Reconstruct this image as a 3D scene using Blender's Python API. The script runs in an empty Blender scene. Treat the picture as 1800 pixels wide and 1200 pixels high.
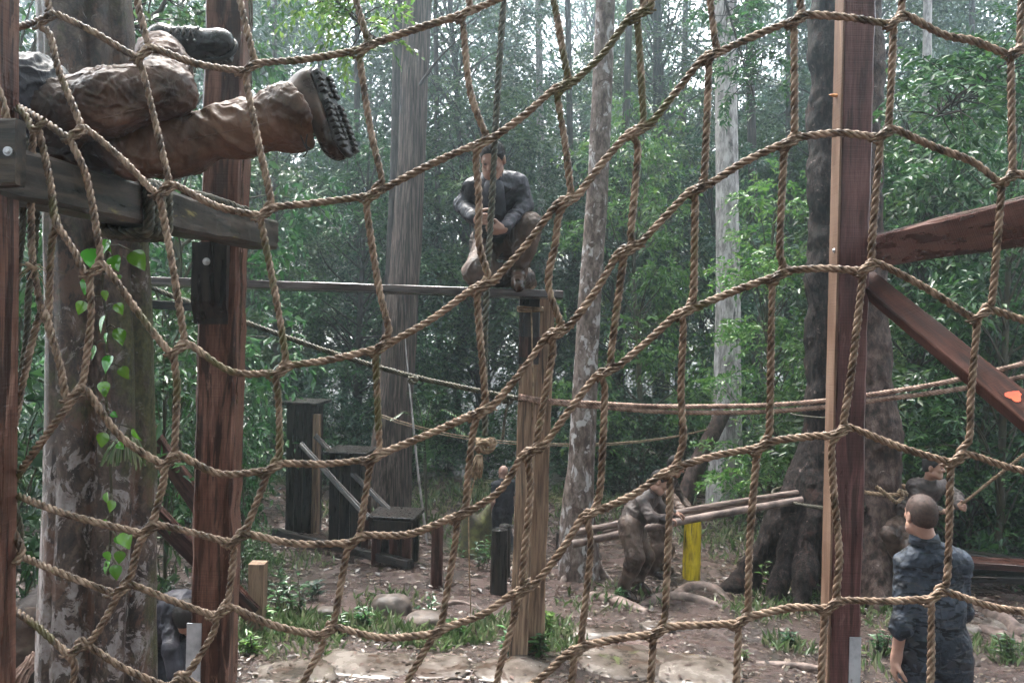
import bpy, math, random
import numpy as np
from mathutils import Vector, Matrix
import openvdb

scene = bpy.context.scene
col = scene.collection
rng = np.random.default_rng(7)
R = math.radians

# ------------------------------------------------------------------ camera
CAM = Vector((0.0, 0.0, 2.6)); F = 1500.0           # focal length in pixels of the 1800 wide photo
PITCH, ROLL = R(1.5), R(1.3)
fw = Vector((0, math.cos(PITCH), -math.sin(PITCH)))
r0 = Vector((1, 0, 0)); u0 = r0.cross(fw)
rt = r0 * math.cos(ROLL) + u0 * math.sin(ROLL)
up = u0 * math.cos(ROLL) - r0 * math.sin(ROLL)
cd = bpy.data.cameras.new('camera'); cam = bpy.data.objects.new('camera', cd); col.objects.link(cam)
cd.sensor_width = 36; cd.lens = 36 * F / 1800; cd.clip_start = 0.05; cd.clip_end = 600
cam.matrix_world = Matrix(((rt.x, up.x, -fw.x, CAM.x), (rt.y, up.y, -fw.y, CAM.y), (rt.z, up.z, -fw.z, CAM.z), (0, 0, 0, 1)))
scene.camera = cam

# ------------------------------------------------------------------ sky, sun, exposure
SUN_EL, SUN_AZ = R(62), R(-28)                      # overcast: a very soft sun, high in front, a little left
world = bpy.data.worlds.new('World'); scene.world = world; world.use_nodes = True
wn = world.node_tree; wn.nodes.clear()
sky = wn.nodes.new('ShaderNodeTexSky'); sky.sky_type = 'NISHITA'; sky.sun_disc = False
sky.sun_elevation = SUN_EL; sky.sun_rotation = SUN_AZ; sky.dust_density = 6.0; sky.air_density = 1.0; sky.ozone_density = 1.0
hsv = wn.nodes.new('ShaderNodeHueSaturation'); hsv.inputs['Saturation'].default_value = 0.3
bg = wn.nodes.new('ShaderNodeBackground'); bg.inputs['Strength'].default_value = 0.15
wo = wn.nodes.new('ShaderNodeOutputWorld')
wn.links.new(sky.outputs[0], hsv.inputs['Color']); wn.links.new(hsv.outputs[0], bg.inputs['Color']); wn.links.new(bg.outputs[0], wo.inputs[0])
sl = bpy.data.lights.new('sun', 'SUN'); sun = bpy.data.objects.new('sun', sl); col.objects.link(sun)
sl.energy = 1.5; sl.angle = R(20); sl.color = (1.0, 0.93, 0.85)
sd = Vector((math.sin(SUN_AZ) * math.cos(SUN_EL), math.cos(SUN_AZ) * math.cos(SUN_EL), math.sin(SUN_EL)))
sun.rotation_euler = sd.to_track_quat('Z', 'Y').to_euler(); sun.location = (0, 0, 40)
vs = scene.view_settings; vs.view_transform = 'Standard'; vs.look = 'None'; vs.gamma = 1.0; vs.exposure = 2.95; vs.use_curve_mapping = False
cy = scene.cycles
scene.render.engine = 'CYCLES'
cy.use_denoising = True; cy.max_bounces = 6; cy.diffuse_bounces = 3; cy.glossy_bounces = 2; cy.transmission_bounces = 3
cy.volume_bounces = 1; cy.transparent_max_bounces = 4; cy.sample_clamp_indirect = 4.0; cy.sample_clamp_direct = 0
cy.caustics_reflective = False; cy.caustics_refractive = False; cy.use_adaptive_sampling = True; cy.adaptive_threshold = 0.02

# ------------------------------------------------------------------ terrain and picture-to-place helpers
def vn(p, seed=0):
    """value noise, numpy, p (n,3) -> (n,) in -1..1"""
    p = np.asarray(p, float); i = np.floor(p).astype(np.int64); f = p - i; f = f * f * (3 - 2 * f)
    def h(a, b, c):
        n = (a * 374761393 + b * 668265263 + c * 2147483647 + seed * 974711) & 0x7fffffff
        n = ((n ^ (n >> 13)) * 1274126177) & 0x7fffffff
        n = ((n ^ (n >> 16)) * 668265263) & 0x7fffffff
        return (n & 0xffff) / 32767.5 - 1
    x, y, z = i[:, 0], i[:, 1], i[:, 2]; u, v, w = f[:, 0], f[:, 1], f[:, 2]
    L = lambda a, b, t: a + (b - a) * t
    return L(L(L(h(x, y, z), h(x + 1, y, z), u), L(h(x, y + 1, z), h(x + 1, y + 1, z), u), v),
             L(L(h(x, y, z + 1), h(x + 1, y, z + 1), u), L(h(x, y + 1, z + 1), h(x + 1, y + 1, z + 1), u), v), w)
def fbm(p, o=4, seed=0):
    p = np.asarray(p, float); r = 0; a = 1.0
    for k in range(o): r = r + a * vn(p * 2 ** k + k * 17.3, seed + k); a *= 0.5
    return r
def gz(x, y):
    x = np.asarray(x, float); y = np.asarray(y, float)
    xs = np.array([-10, 5.8, 7, 9.5, 11, 12.5, 14, 17, 22, 30, 70]); zs = np.array([0, 0, -.10, -.37, -.50, -.60, -.75, -.95, -1.1, -.6, 3.5])
    s = sum(np.interp(y + o, xs, zs) for o in (-0.6, -0.3, 0, 0.3, 0.6)) / 5
    p = np.stack([x.ravel(), y.ravel(), 0 * x.ravel()], 1)
    n = fbm(p * 0.6, 3, 3).reshape(x.shape) * 0.07 + fbm(p * 3.1, 3, 9).reshape(x.shape) * 0.018
    side = np.clip((np.abs(x) - 4 - 0.25 * np.maximum(y, 0)), 0, 30) * 0.06
    dip = -.6 * np.exp(-((x + .15) ** 2 + (y - 14.2) ** 2) / 3.2)
    return s + n + side + dip
def gzs(x, y): return float(gz(np.array([x]), np.array([y]))[0])
def P(px, py, d):
    px, py, d = float(px), float(py), float(d)
    return CAM + d * (fw + rt * ((px - 900) / F) + up * ((600 - py) / F))
def G(px, py, dz=0.0):
    """the ground point seen at a pixel of the photograph"""
    d = 4.0; last = None
    while d < 60:
        q = P(px, py, d)
        if q.z < gzs(q.x, q.y):
            break
        d += 0.05
    return Vector((q.x, q.y, gzs(q.x, q.y) + dz))
def at_ground(px, d, dz=0.0):
    """on the ground at depth d under picture column px"""
    q = P(px, 900, d); return Vector((q.x, q.y, gzs(q.x, q.y) + dz))

# ------------------------------------------------------------------ objects
def tag(o, label=None, cat=None, group=None, kind=None):
    if label: o['label'] = label
    if cat: o['category'] = cat
    if group: o['group'] = group
    if kind: o['kind'] = kind
    return o
def empty(name, loc, label=None, cat=None, group=None):
    o = bpy.data.objects.new(name, None); col.objects.link(o); o.location = loc; o.empty_display_size = 0.1
    return tag(o, label, cat, group)
def root_off(par):
    m = Matrix.Identity(4)
    while par is not None:
        m = m @ par.matrix_basis.inverted() if par.parent is None else m
        par = par.parent
    return m
def link(name, me, mat, parent=None, M=None, smooth=True):
    """M: world matrix of the mesh's own space (identity: vertices are in world space)"""
    o = bpy.data.objects.new(name, me); col.objects.link(o)
    if mat is not None and not me.materials:
        for m_ in (mat if isinstance(mat, (list, tuple)) else [mat]): me.materials.append(m_)
    if smooth: me.polygons.foreach_set('use_smooth', [True] * len(me.polygons))
    M = M or Matrix.Identity(4)
    if parent is not None:
        o.parent = parent
        chain = []; q = parent
        while q is not None: chain.append(q); q = q.parent
        W = Matrix.Identity(4)
        for q in reversed(chain): W = W @ q.matrix_basis
        o.matrix_basis = W.inverted() @ M
    else:
        o.matrix_basis = M
    return o
def mesh(name, v, f):
    me = bpy.data.meshes.new(name)
    v = np.asarray(v, np.float32)
    if isinstance(f, np.ndarray) and f.ndim == 2:
        n, k = f.shape
        me.vertices.add(len(v)); me.vertices.foreach_set('co', v.ravel())
        me.loops.add(n * k); me.loops.foreach_set('vertex_index', f.astype(np.int32).ravel())
        me.polygons.add(n); me.polygons.foreach_set('loop_start', np.arange(0, n * k, k, dtype=np.int32))
        me.polygons.foreach_set('loop_total', np.full(n, k, np.int32))
        me.update(calc_edges=True)
    else:
        me.from_pydata([tuple(map(float, q)) for q in v], [], [tuple(int(i) for i in q) for q in f]); me.update()
    return me
class MB:
    def __init__(s): s.v = []; s.f = []; s.n = 0
    def add(s, v, f):
        v = np.asarray(v, float); s.v.append(v); s.f += [tuple(int(i) + s.n for i in q) for q in f]; s.n += len(v); return s
    def box(s, lo, hi, c=0.0, M=None):
        v, f = box_vf(lo, hi, c)
        if M is not None: v = np.array([tuple(M @ Vector(q)) for q in v])
        return s.add(v, f)
    def tube(s, pts, rad, sides=8, caps=True):
        v, f = tube_vf(pts, rad, sides, caps); return s.add(v, f)
    def build(s, name, mat, parent=None, M=None, smooth=True):
        return link(name, mesh(name, np.concatenate(s.v), s.f), mat, parent, M, smooth)
def box_vf(lo, hi, c=0.0):
    """a box with chamfered edges"""
    lo = np.array(lo, float); hi = np.array(hi, float); mid = (lo + hi) / 2; h = (hi - lo) / 2
    if c <= 0:
        v = [mid + h * np.array(s) for s in ((-1,-1,-1),(1,-1,-1),(1,1,-1),(-1,1,-1),(-1,-1,1),(1,-1,1),(1,1,1),(-1,1,1))]
        return v, [(0,3,2,1),(4,5,6,7),(0,1,5,4),(1,2,6,5),(2,3,7,6),(3,0,4,7)]
    c = min(c, h.min() * 0.8); v = []; idx = {}
    for sx in (-1, 1):
        for sy in (-1, 1):
            for sz in (-1, 1):
                for a in range(3):
                    q = np.array([sx, sy, sz]) * (h - c); q[a] = (sx, sy, sz)[a] * h[a]
                    idx[(sx, sy, sz, a)] = len(v); v.append(mid + q)
    f = []
    for a in range(3):
        b, d = (a + 1) % 3, (a + 2) % 3
        for s_ in (-1, 1):
            q = []
            for (sb, sd_) in ((-1,-1),(1,-1),(1,1),(-1,1)):
                k = [0,0,0]; k[a] = s_; k[b] = sb; k[d] = sd_; q.append(idx[(*k, a)])
            f.append(tuple(q if s_ > 0 else q[::-1]))
    for a in range(3):          # edges parallel to axis a
        b, d = (a + 1) % 3, (a + 2) % 3
        for sb in (-1, 1):
            for sd_ in (-1, 1):
                def K(sa, ax):
                    k = [0,0,0]; k[a] = sa; k[b] = sb; k[d] = sd_; return idx[(*k, ax)]
                q = (K(-1, b), K(1, b), K(1, d), K(-1, d)); f.append(q if sb * sd_ < 0 else q[::-1])
    for sx in (-1, 1):
        for sy in (-1, 1):
            for sz in (-1, 1):
                q = (idx[(sx,sy,sz,0)], idx[(sx,sy,sz,1)], idx[(sx,sy,sz,2)]); f.append(q if sx*sy*sz > 0 else q[::-1])
    return v, f
def frames(pts):
    p = np.array([tuple(q) for q in pts], float); n = len(p)
    t = np.gradient(p, axis=0); t /= np.linalg.norm(t, axis=1)[:, None] + 1e-12
    a = np.cross(t[0], (0.13, 1, 0.21)); 
    if np.linalg.norm(a) < 0.2: a = np.cross(t[0], (0, 0, 1))
    a /= np.linalg.norm(a); A = [a]
    for k in range(1, n):
        a = A[-1] - t[k] * np.dot(A[-1], t[k]); a /= np.linalg.norm(a) + 1e-12; A.append(a)
    A = np.array(A); B = np.cross(t, A); return p, t, A, B
def tube_vf(pts, rad, sides=8, caps=True):
    p, t, A, B = frames(pts); n = len(p)
    rad = np.broadcast_to(np.asarray(rad, float), (n,))
    th = np.arange(sides) * 2 * math.pi / sides
    v = p[:, None] + rad[:, None, None] * (np.cos(th)[None, :, None] * A[:, None] + np.sin(th)[None, :, None] * B[:, None])
    f = [(k*sides+j, k*sides+(j+1)%sides, (k+1)*sides+(j+1)%sides, (k+1)*sides+j) for k in range(n-1) for j in range(sides)]
    if caps: f += [tuple(range(sides))[::-1], tuple((n-1)*sides+j for j in range(sides))]
    return v.reshape(-1, 3), f
def crom(pts, ds):
    """Catmull-Rom through pts, resampled about every ds"""
    p = np.array([tuple(q) for q in pts], float)
    if len(p) == 2: p = np.array([p[0], p[0]*2/3+p[1]/3, p[0]/3+p[1]*2/3, p[1]])
    q = np.vstack([2*p[0]-p[1], p, 2*p[-1]-p[-2]]); out = []
    for k in range(1, len(q)-2):
        t = np.linspace(0, 1, 14, endpoint=False)[:, None]; a, b, c, d = q[k-1:k+3]
        out.append(0.5*((2*b)+(-a+c)*t+(2*a-5*b+4*c-d)*t*t+(-a+3*b-3*c+d)*t**3))
    out = np.vstack(out + [p[-1:]]); s = np.r_[0, np.cumsum(np.linalg.norm(np.diff(out, axis=0), axis=1))]
    n = max(3, int(s[-1]/ds)); u = np.linspace(0, s[-1], n+1)
    return np.stack([np.interp(u, s, out[:, k]) for k in range(3)], 1)
def rope_vf(pts, r, pitch=None, strands=3, sides=6, hand=1, per=10, rprof=None):
    """laid rope: separate twisted strands swept along a curve"""
    pitch = pitch or 6.2*r; ds = pitch/per; c = crom(pts, ds); p, t, A, B = frames(c); n = len(p)
    s = np.r_[0, np.cumsum(np.linalg.norm(np.diff(p, axis=0), axis=1))]
    sr = r*{2: .54, 3: .50, 4: .45}.get(strands, .4); off = r - sr*0.97; V = []; Fc = []
    w = 1 + 0.05*np.interp(s, np.linspace(0, s[-1]+1e-6, max(3, int(s[-1]/.05))), np.random.default_rng(int(abs(p[0,0])*9999)%9973).normal(0, 1, max(3, int(s[-1]/.05))))
    w = np.clip(w, .88, 1.14)
    if rprof is not None: w = w*rprof(s/s[-1])
    th = np.arange(sides)*2*math.pi/sides
    for k in range(strands):
        ph = hand*2*math.pi*s/pitch + 2*math.pi*k/strands
        rad = np.cos(ph)[:, None]*A + np.sin(ph)[:, None]*B
        tan = -np.sin(ph)[:, None]*A + np.cos(ph)[:, None]*B
        cpt = p + rad*(off*w)[:, None]
        st = t + hand*tan*(2*math.pi*off/pitch); st /= np.linalg.norm(st, axis=1)[:, None]
        bt = np.cross(st, rad)
        v = cpt[:, None] + (sr*w)[:, None, None]*(np.cos(th)[None, :, None]*rad[:, None] + np.sin(th)[None, :, None]*bt[:, None])
        b = k*n*sides; i = np.arange(n-1)[:, None]*sides; j = np.arange(sides)[None]
        j2 = (j+1) % sides
        f = np.stack([b+i+j, b+i+j2, b+i+sides+j2, b+i+sides+j], -1).reshape(-1, 4)
        V.append(v.reshape(-1, 3)); Fc.append(f)
    return np.concatenate(V), np.concatenate(Fc)
def rope(name, pts, r, mat, parent=None, **kw):
    v, f = rope_vf(pts, r, **kw); return link(name, mesh(name, v, f), mat, parent)
def rope_join(name, list_of, mat, parent=None):
    V = []; Fc = []; n = 0
    for v, f in list_of: V.append(v); Fc.append(f+n); n += len(v)
    return link(name, mesh(name, np.concatenate(V), np.concatenate(Fc)), mat, parent)
def basis(z, x=None):
    """3x3 matrix with columns x, y, z from a z axis and a rough x axis"""
    z = Vector(z).normalized(); x = Vector(x) if x is not None else Vector((1, 0, 0))
    x = (x - z*x.dot(z))
    if x.length < 1e-4: x = Vector((0, 1, 0)) - z*z.y
    x.normalize(); y = z.cross(x); return Matrix((x, y, z)).transposed()
def beam(name, a, b, w, h, mat, parent=None, xdir=None, chamfer=0.008, wob=0.004, nseg=8, seed=0):
    """sawn timber from a to b: long axis is local z; w across local x, h across local y"""
    a = Vector(a); b = Vector(b); L = (b-a).length; B3 = basis(b-a, xdir); M = Matrix.Translation(a) @ B3.to_4x4()
    c = chamfer; x, y = w/2, h/2
    sec = np.array([(-x+c,-y),(x-c,-y),(x,-y+c),(x,y-c),(x-c,y),(-x+c,y),(-x,y-c),(-x,-y+c)])
    rg = np.random.default_rng(seed+int(abs(a.x*1000))); V = []; Fc = []
    for k in range(nseg+1):
        s_ = sec*(1+rg.normal(0, wob/max(w, .05), sec.shape)) ; o = rg.normal(0, wob*.5, 2)
        V += [(q[0]+o[0], q[1]+o[1], L*k/nseg) for q in s_]
    for k in range(nseg): Fc += [(k*8+j, k*8+(j+1) % 8, (k+1)*8+(j+1) % 8, (k+1)*8+j) for j in range(8)]
    Fc += [tuple(range(8))[::-1], tuple(nseg*8+j for j in range(8))]
    return link(name, mesh(name, V, Fc), mat, parent, M, smooth=False)
def bolt(parent, p, n, r, mat, name='bolt'):
    M = Matrix.Translation(p) @ basis(n).to_4x4(); m = MB()
    m.tube([(0,0,-.004),(0,0,.002)], r*1.5, 14); m.tube([(0,0,0),(0,0,.006),(0,0,.008)], [r, r, r*.7], 6)
    return m.build(name, mat, parent, M, smooth=False)
# ------------------------------------------------------------------ materials
def new_mat(name):
    m = bpy.data.materials.new(name); m.use_nodes = True; nt = m.node_tree
    b = nt.nodes['Principled BSDF']; return m, nt, b, nt.nodes['Material Output']
def N(nt, t, **kw):
    n = nt.nodes.new('ShaderNode'+t)
    for k, v in kw.items():
        if k in n.inputs: n.inputs[k].default_value = v
        else: setattr(n, k, v)
    return n
def ramp(nt, cols, pos=None, fac=None, interp='LINEAR'):
    r = nt.nodes.new('ShaderNodeValToRGB'); e = r.color_ramp.elements; r.color_ramp.interpolation = interp
    pos = pos or [0.38+0.24*k/(len(cols)-1) for k in range(len(cols))]
    while len(e) < len(cols): e.new(0.5)
    for k, c in enumerate(cols):
        e[k].position = pos[k]; e[k].color = (*c, 1) if len(c) == 3 else c
    if fac is not None: nt.links.new(fac, r.inputs[0])
    return r
def coords(nt, stretch=(1, 1, 1), coord='Object', rnd=False):
    tc = N(nt, 'TexCoord'); mp = N(nt, 'Mapping'); mp.inputs['Scale'].default_value = stretch
    nt.links.new(tc.outputs[coord], mp.inputs[0]); o = mp.outputs[0]
    if rnd:
        oi = N(nt, 'ObjectInfo'); ml = N(nt, 'VectorMath', operation='SCALE'); cb = N(nt, 'CombineXYZ')
        for k in range(3): nt.links.new(oi.outputs['Random'], cb.inputs[k])
        nt.links.new(cb.outputs[0], ml.inputs[0]); ml.inputs['Scale'].default_value = 91.7
        ad = N(nt, 'VectorMath', operation='ADD'); nt.links.new(o, ad.inputs[0]); nt.links.new(ml.outputs[0], ad.inputs[1]); o = ad.outputs[0]
    return o
def noise(nt, vec, scale, detail=6, rough=.6, dist=0.0):
    n = N(nt, 'TexNoise'); n.inputs['Scale'].default_value = scale; n.inputs['Detail'].default_value = detail
    n.inputs['Roughness'].default_value = rough; n.inputs['Distortion'].default_value = dist; nt.links.new(vec, n.inputs['Vector']); return n.outputs['Fac']
def mixc(nt, fac, a, b, mode='MIX'):
    m = N(nt, 'Mix', data_type='RGBA', blend_type=mode)
    for s, v in ((0, fac), (6, a), (7, b)):
        if hasattr(v, 'is_linked') or hasattr(v, 'links'): nt.links.new(v, m.inputs[s])
        elif s == 0: m.inputs[0].default_value = v
        else: m.inputs[s].default_value = (*v, 1)
    return m.outputs[2]
def bump(nt, b, h, strength=.4, dist=.01):
    n = N(nt, 'Bump'); n.inputs['Strength'].default_value = strength; n.inputs['Distance'].default_value = dist
    nt.links.new(h, n.inputs['Height']); nt.links.new(n.outputs[0], b.inputs['Normal'])
def mrange(nt, x, a, b, c, d):
    n = N(nt, 'MapRange'); 
    for k, v in zip(('From Min', 'From Max', 'To Min', 'To Max'), (a, b, c, d)): n.inputs[k].default_value = v
    nt.links.new(x, n.inputs['Value']); return n.outputs[0]
def mat(name, cols, scale=6, stretch=(1,1,1), rough=(.35, .7), bmp=.4, bscale=None, bdist=.01, spec=.32, metal=0.0, rnd=True, dist=0.0, pos=None, patch=None, coord='Object'):
    """noise-ramped colour, rough and relief; patch = (colour, scale, threshold) lays a second colour in spots"""
    m, nt, b, out = new_mat(name); v = coords(nt, stretch, coord, rnd)
    n1 = noise(nt, v, scale, 8, .65, dist); c = ramp(nt, cols, pos, n1).outputs[0]
    for pt in ([patch] if patch and not isinstance(patch, list) else (patch or [])):
        n3 = noise(nt, coords(nt, pt[3] if len(pt) > 3 else (1, 1, 1), coord, rnd), pt[1], 6, .6, .6)
        c = mixc(nt, mrange(nt, n3, pt[2], pt[2]+.05, 0, 1), c, pt[0])
    nt.links.new(c, b.inputs['Base Color'])
    n2 = noise(nt, v, (bscale or scale*4), 8, .7)
    bump(nt, b, n2, bmp, bdist); nt.links.new(mrange(nt, n1, .3, .7, rough[0], rough[1]), b.inputs['Roughness'])
    b.inputs['Specular IOR Level'].default_value = spec; b.inputs['Metallic'].default_value = metal
    return m
def leafmat(name, cols, rough=.3, trans=.35, spec=.5, pos=None):
    m, nt, b, out = new_mat(name); ge = N(nt, 'NewGeometry'); oi = N(nt, 'ObjectInfo')
    c = ramp(nt, cols, pos or [k/(len(cols)-1) for k in range(len(cols))], ge.outputs['Random Per Island']).outputs[0]
    hs = N(nt, 'HueSaturation'); nt.links.new(c, hs.inputs['Color'])
    nt.links.new(mrange(nt, oi.outputs['Random'], 0, 1, .75, 1.3), hs.inputs['Value'])
    rr = N(nt, 'Math', operation='FRACT'); r3 = N(nt, 'Math', operation='MULTIPLY'); nt.links.new(oi.outputs['Random'], r3.inputs[0]); r3.inputs[1].default_value = 7.31
    nt.links.new(r3.outputs[0], rr.inputs[0]); nt.links.new(mrange(nt, rr.outputs[0], 0, 1, .475, .53), hs.inputs['Hue'])
    nt.links.new(hs.outputs[0], b.inputs['Base Color']); b.inputs['Roughness'].default_value = rough; b.inputs['Specular IOR Level'].default_value = spec
    tr = N(nt, 'BsdfTranslucent'); hs2 = N(nt, 'HueSaturation'); hs2.inputs['Value'].default_value = 1.3; nt.links.new(hs.outputs[0], hs2.inputs['Color']); nt.links.new(hs2.outputs[0], tr.inputs[0])
    mx = N(nt, 'MixShader'); mx.inputs[0].default_value = trans; nt.links.new(b.outputs[0], mx.inputs[1]); nt.links.new(tr.outputs[0], mx.inputs[2]); nt.links.new(mx.outputs[0], out.inputs[0])
    return m
M_rope = mat('net_rope', [(.058,.036,.023),(.190,.124,.081),(.34,.240,.170)], 26, rough=(.32,.6), bmp=.55, bscale=160, bdist=.002, rnd=False, patch=[((.10,.082,.035), 3.2, .60), ((.27,.20,.15), 55, .62)])
M_rope_red = mat('red_brown_rope', [(.11,.066,.048),(.27,.17,.13),(.40,.28,.22)], 20, rough=(.5,.8), bmp=.5, bscale=120, bdist=.003, rnd=False)
M_rope_dark = mat('dark_wet_rope', [(.022,.022,.014),(.06,.055,.036),(.12,.105,.07)], 20, rough=(.4,.7), bmp=.5, bscale=120, bdist=.003, rnd=False)
M_rope_tan = mat('tan_rope', [(.13,.085,.05),(.27,.185,.115),(.38,.28,.19)], 24, rough=(.5,.8), bmp=.5, bscale=120, bdist=.003, rnd=False)
def sawn(name, cols, wet, pale, rough=(.25, .6), wetth=.55, palth=.62, spec=.24):
    """band-sawn hardwood: soft grain along local z, fine saw lines across it, dark wet runs and pale scuffs"""
    m, nt, b, out = new_mat(name); v = coords(nt, (5, 5, .7), 'Object', True); n1 = noise(nt, v, 3.5, 9, .62, .3); c = ramp(nt, cols, None, n1).outputs[0]
    fine = noise(nt, coords(nt, (60, 60, 2.5), 'Object', True), 2.5, 5, .6); c = mixc(nt, mrange(nt, fine, .45, .65, 0, .45), c, wet)
    w = noise(nt, coords(nt, (6, 6, .45), 'Object', True), 2.2, 7, .6, .8); c = mixc(nt, mrange(nt, w, wetth, wetth+.05, 0, .85), c, wet)
    pz = noise(nt, coords(nt, (7, 7, 1.3), 'Object', True), 2.6, 8, .68, .5); c = mixc(nt, mrange(nt, pz, palth, palth+.05, 0, .7), c, pale)
    saw = noise(nt, coords(nt, (1.2, 1.2, 90), 'Object', True), 1.6, 3, .5, .15); c = mixc(nt, mrange(nt, saw, .50, .66, 0, .22), c, wet)
    nt.links.new(c, b.inputs['Base Color']); nt.links.new(mrange(nt, n1, .35, .65, *rough), b.inputs['Roughness']); b.inputs['Specular IOR Level'].default_value = spec
    h = N(nt, 'Math', operation='ADD'); nt.links.new(saw, h.inputs[0]); nt.links.new(fine, h.inputs[1]); bump(nt, b, h.outputs[0], .5, .004); return m
M_post = sawn('purple_brown_timber', [(.058,.024,.022),(.110,.048,.044),(.165,.082,.074)], (.034,.015,.014), (.20,.115,.102))
M_post_left = sawn('wet_red_timber', [(.055,.024,.016),(.130,.060,.042),(.21,.108,.078)], (.022,.011,.009), (.27,.155,.115), (.18,.5), .53, .60)
M_raw = sawn('raw_orange_timber', [(.10,.058,.038),(.15,.090,.061),(.20,.13,.092)], (.085,.046,.030), (.27,.18,.13), (.45,.7), .6, .6)
M_far_post = mat('weathered_tan_timber', [(.09,.055,.038),(.21,.135,.088),(.32,.22,.15)], 5, (8,8,.5), rough=(.4,.7), bmp=.45, bscale=24, bdist=.006, patch=((.045,.028,.02), 3.4, .6, (9,9,.4)))
M_dark = mat('soaked_dark_timber', [(.004,.004,.004),(.012,.011,.011),(.034,.026,.021)], 5, (6,6,.6), rough=(.15,.5), bmp=.4, bscale=24, bdist=.005)
M_beam = mat('mossy_grey_beam', [(.012,.010,.008),(.040,.031,.024),(.088,.068,.052)], 5, (6,6,.6), rough=(.25,.6), bmp=.4, bscale=24, bdist=.005, patch=[((.20,.16,.055), 2.6, .63, (4,4,1.2)), ((.02,.016,.013), 2.5, .58, (4,4,.6))])
M_plank = mat('grey_wet_plank', [(.03,.024,.024),(.065,.052,.050),(.11,.09,.085)], 5, (6,6,.5), rough=(.12,.4), bmp=.3, bscale=22, bdist=.004)
M_brown0 = mat('wet_brown_timber', [(.014,.008,.007),(.042,.021,.018),(.085,.046,.040)], 5, (4,4,.8), rough=(.22,.5), bmp=.4, bscale=20, bdist=.005)
M_brown = sawn('wet_brown_timber', [(.030,.012,.010),(.066,.028,.022),(.11,.052,.042)], (.012,.007,.006), (.11,.065,.057), (.15,.45))
M_logp = mat('peeled_log', [(.035,.021,.016),(.11,.072,.058),(.24,.18,.155)], 5, (.5,7,7), rough=(.3,.6), bmp=.4, bscale=20, bdist=.006)
M_steel = mat('galvanised_steel', [(.30,.32,.35),(.42,.44,.47),(.52,.54,.57)], 9, rough=(.35,.55), bmp=.1, bscale=30, metal=.55, patch=((.22,.20,.18), 5, .62))
M_zinc = mat('zinc_bolt', [(.42,.42,.43),(.55,.55,.56)], 20, rough=(.3,.5), bmp=.1, metal=.7)
M_yellow = mat('yellow_painted_log', [(.30,.21,.010),(.60,.44,.012),(.75,.58,.04)], 5, (5,5,.8), rough=(.35,.6), bmp=.5, bscale=20, bdist=.006, patch=[((.08,.055,.02), 4, .60, (6,6,.5))])
M_brace = sawn('matt_red_brown_timber', [(.020,.007,.005),(.044,.016,.011),(.070,.029,.021)], (.013,.007,.006), (.09,.05,.042), (.6,.85), spec=.08)
M_orange = mat('orange_paint', [(.42,.035,.012),(.60,.075,.02)], 9, rough=(.6,.8), bmp=.3)
M_stone = mat('wet_river_stone', [(.040,.031,.026),(.080,.062,.052),(.14,.113,.096)], 7, rough=(.4,.7), bmp=.4, bscale=18, bdist=.01, patch=[((.12,.14,.05), 3, .62), ((.11,.065,.045), 2.2, .60)])
M_slab = mat('wet_pale_slab', [(.042,.032,.026),(.105,.086,.073),(.18,.156,.137)], 3, rough=(.07,.35), bmp=.3, bscale=12, bdist=.01, patch=[((.06,.040,.030), 3.5, .57), ((.075,.085,.035), 2.5, .63)])
M_root = mat('root_bark', [(.05,.034,.028),(.13,.092,.078),(.24,.18,.155)], 8, rough=(.4,.7), bmp=.7, bscale=26, bdist=.012)
M_stem = mat('green_brown_stem', [(.03,.025,.015),(.07,.06,.03)], 12, rough=(.5,.8))
M_twig = mat('thin_twig_bark', [(.016,.012,.010),(.045,.036,.029)], 9, rough=(.6,.8), bmp=.5)
M_fungus = mat('orange_fungus', [(.50,.21,.07),(.68,.34,.14)], 20, rough=(.4,.6), bmp=.2)
def bark(name, cols, spots=None, scale=5, stretch=(3,3,.8), bmp=.8, bdist=.02, rough=(.45,.8), bscale=None, grade=None):
    return mat(name, cols, scale, stretch, rough, bmp, bscale or scale*3.2, bdist, spec=.14, patch=spots, rnd=True)
M_bark_fib = bark('stringy_grey_bark', [(.014,.009,.007),(.080,.057,.046),(.20,.155,.134)], [((.06,.05,.045), 3, .60, (7,7,.35))], 4, (9,9,.35), 1.0, .03)
M_bark_pale = bark('white_patched_bark', [(.05,.033,.026),(.125,.093,.078),(.22,.18,.16)], [((.37,.35,.345), 5.5, .55, (1.6,1.6,1)), ((.07,.043,.031), 7, .58)], 9, (2,2,1), .5, .012)
M_bark_grey = bark('pale_grey_bark', [(.16,.14,.135),(.34,.31,.30),(.50,.47,.46)], [((.055,.048,.044), 2.2, .62, (1.5,1.5,.7)), ((.22,.20,.19), 7, .58, (3,3,1))], 5, (3,3,.9), .6, .015)
M_bark_dark = bark('rough_dark_bark', [(.004,.003,.003),(.016,.010,.009),(.058,.041,.036)], [((.20,.15,.138), 11, .65), ((.05,.024,.018), 4, .60)], 11, (2.5,2.5,1), 1.0, .04)
M_bark_red = bark('reddish_mottled_bark', [(.020,.012,.010),(.062,.039,.032),(.13,.092,.079)], [((.30,.25,.23), 12, .66), ((.06,.038,.03), 3, .6)], 7, (2,2,1.2), .8, .02)
M_bark_far = bark('far_trunk_bark', [(.014,.011,.010),(.042,.034,.031),(.09,.077,.07)], None, 5, (4,4,.6), .6, .02)
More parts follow.
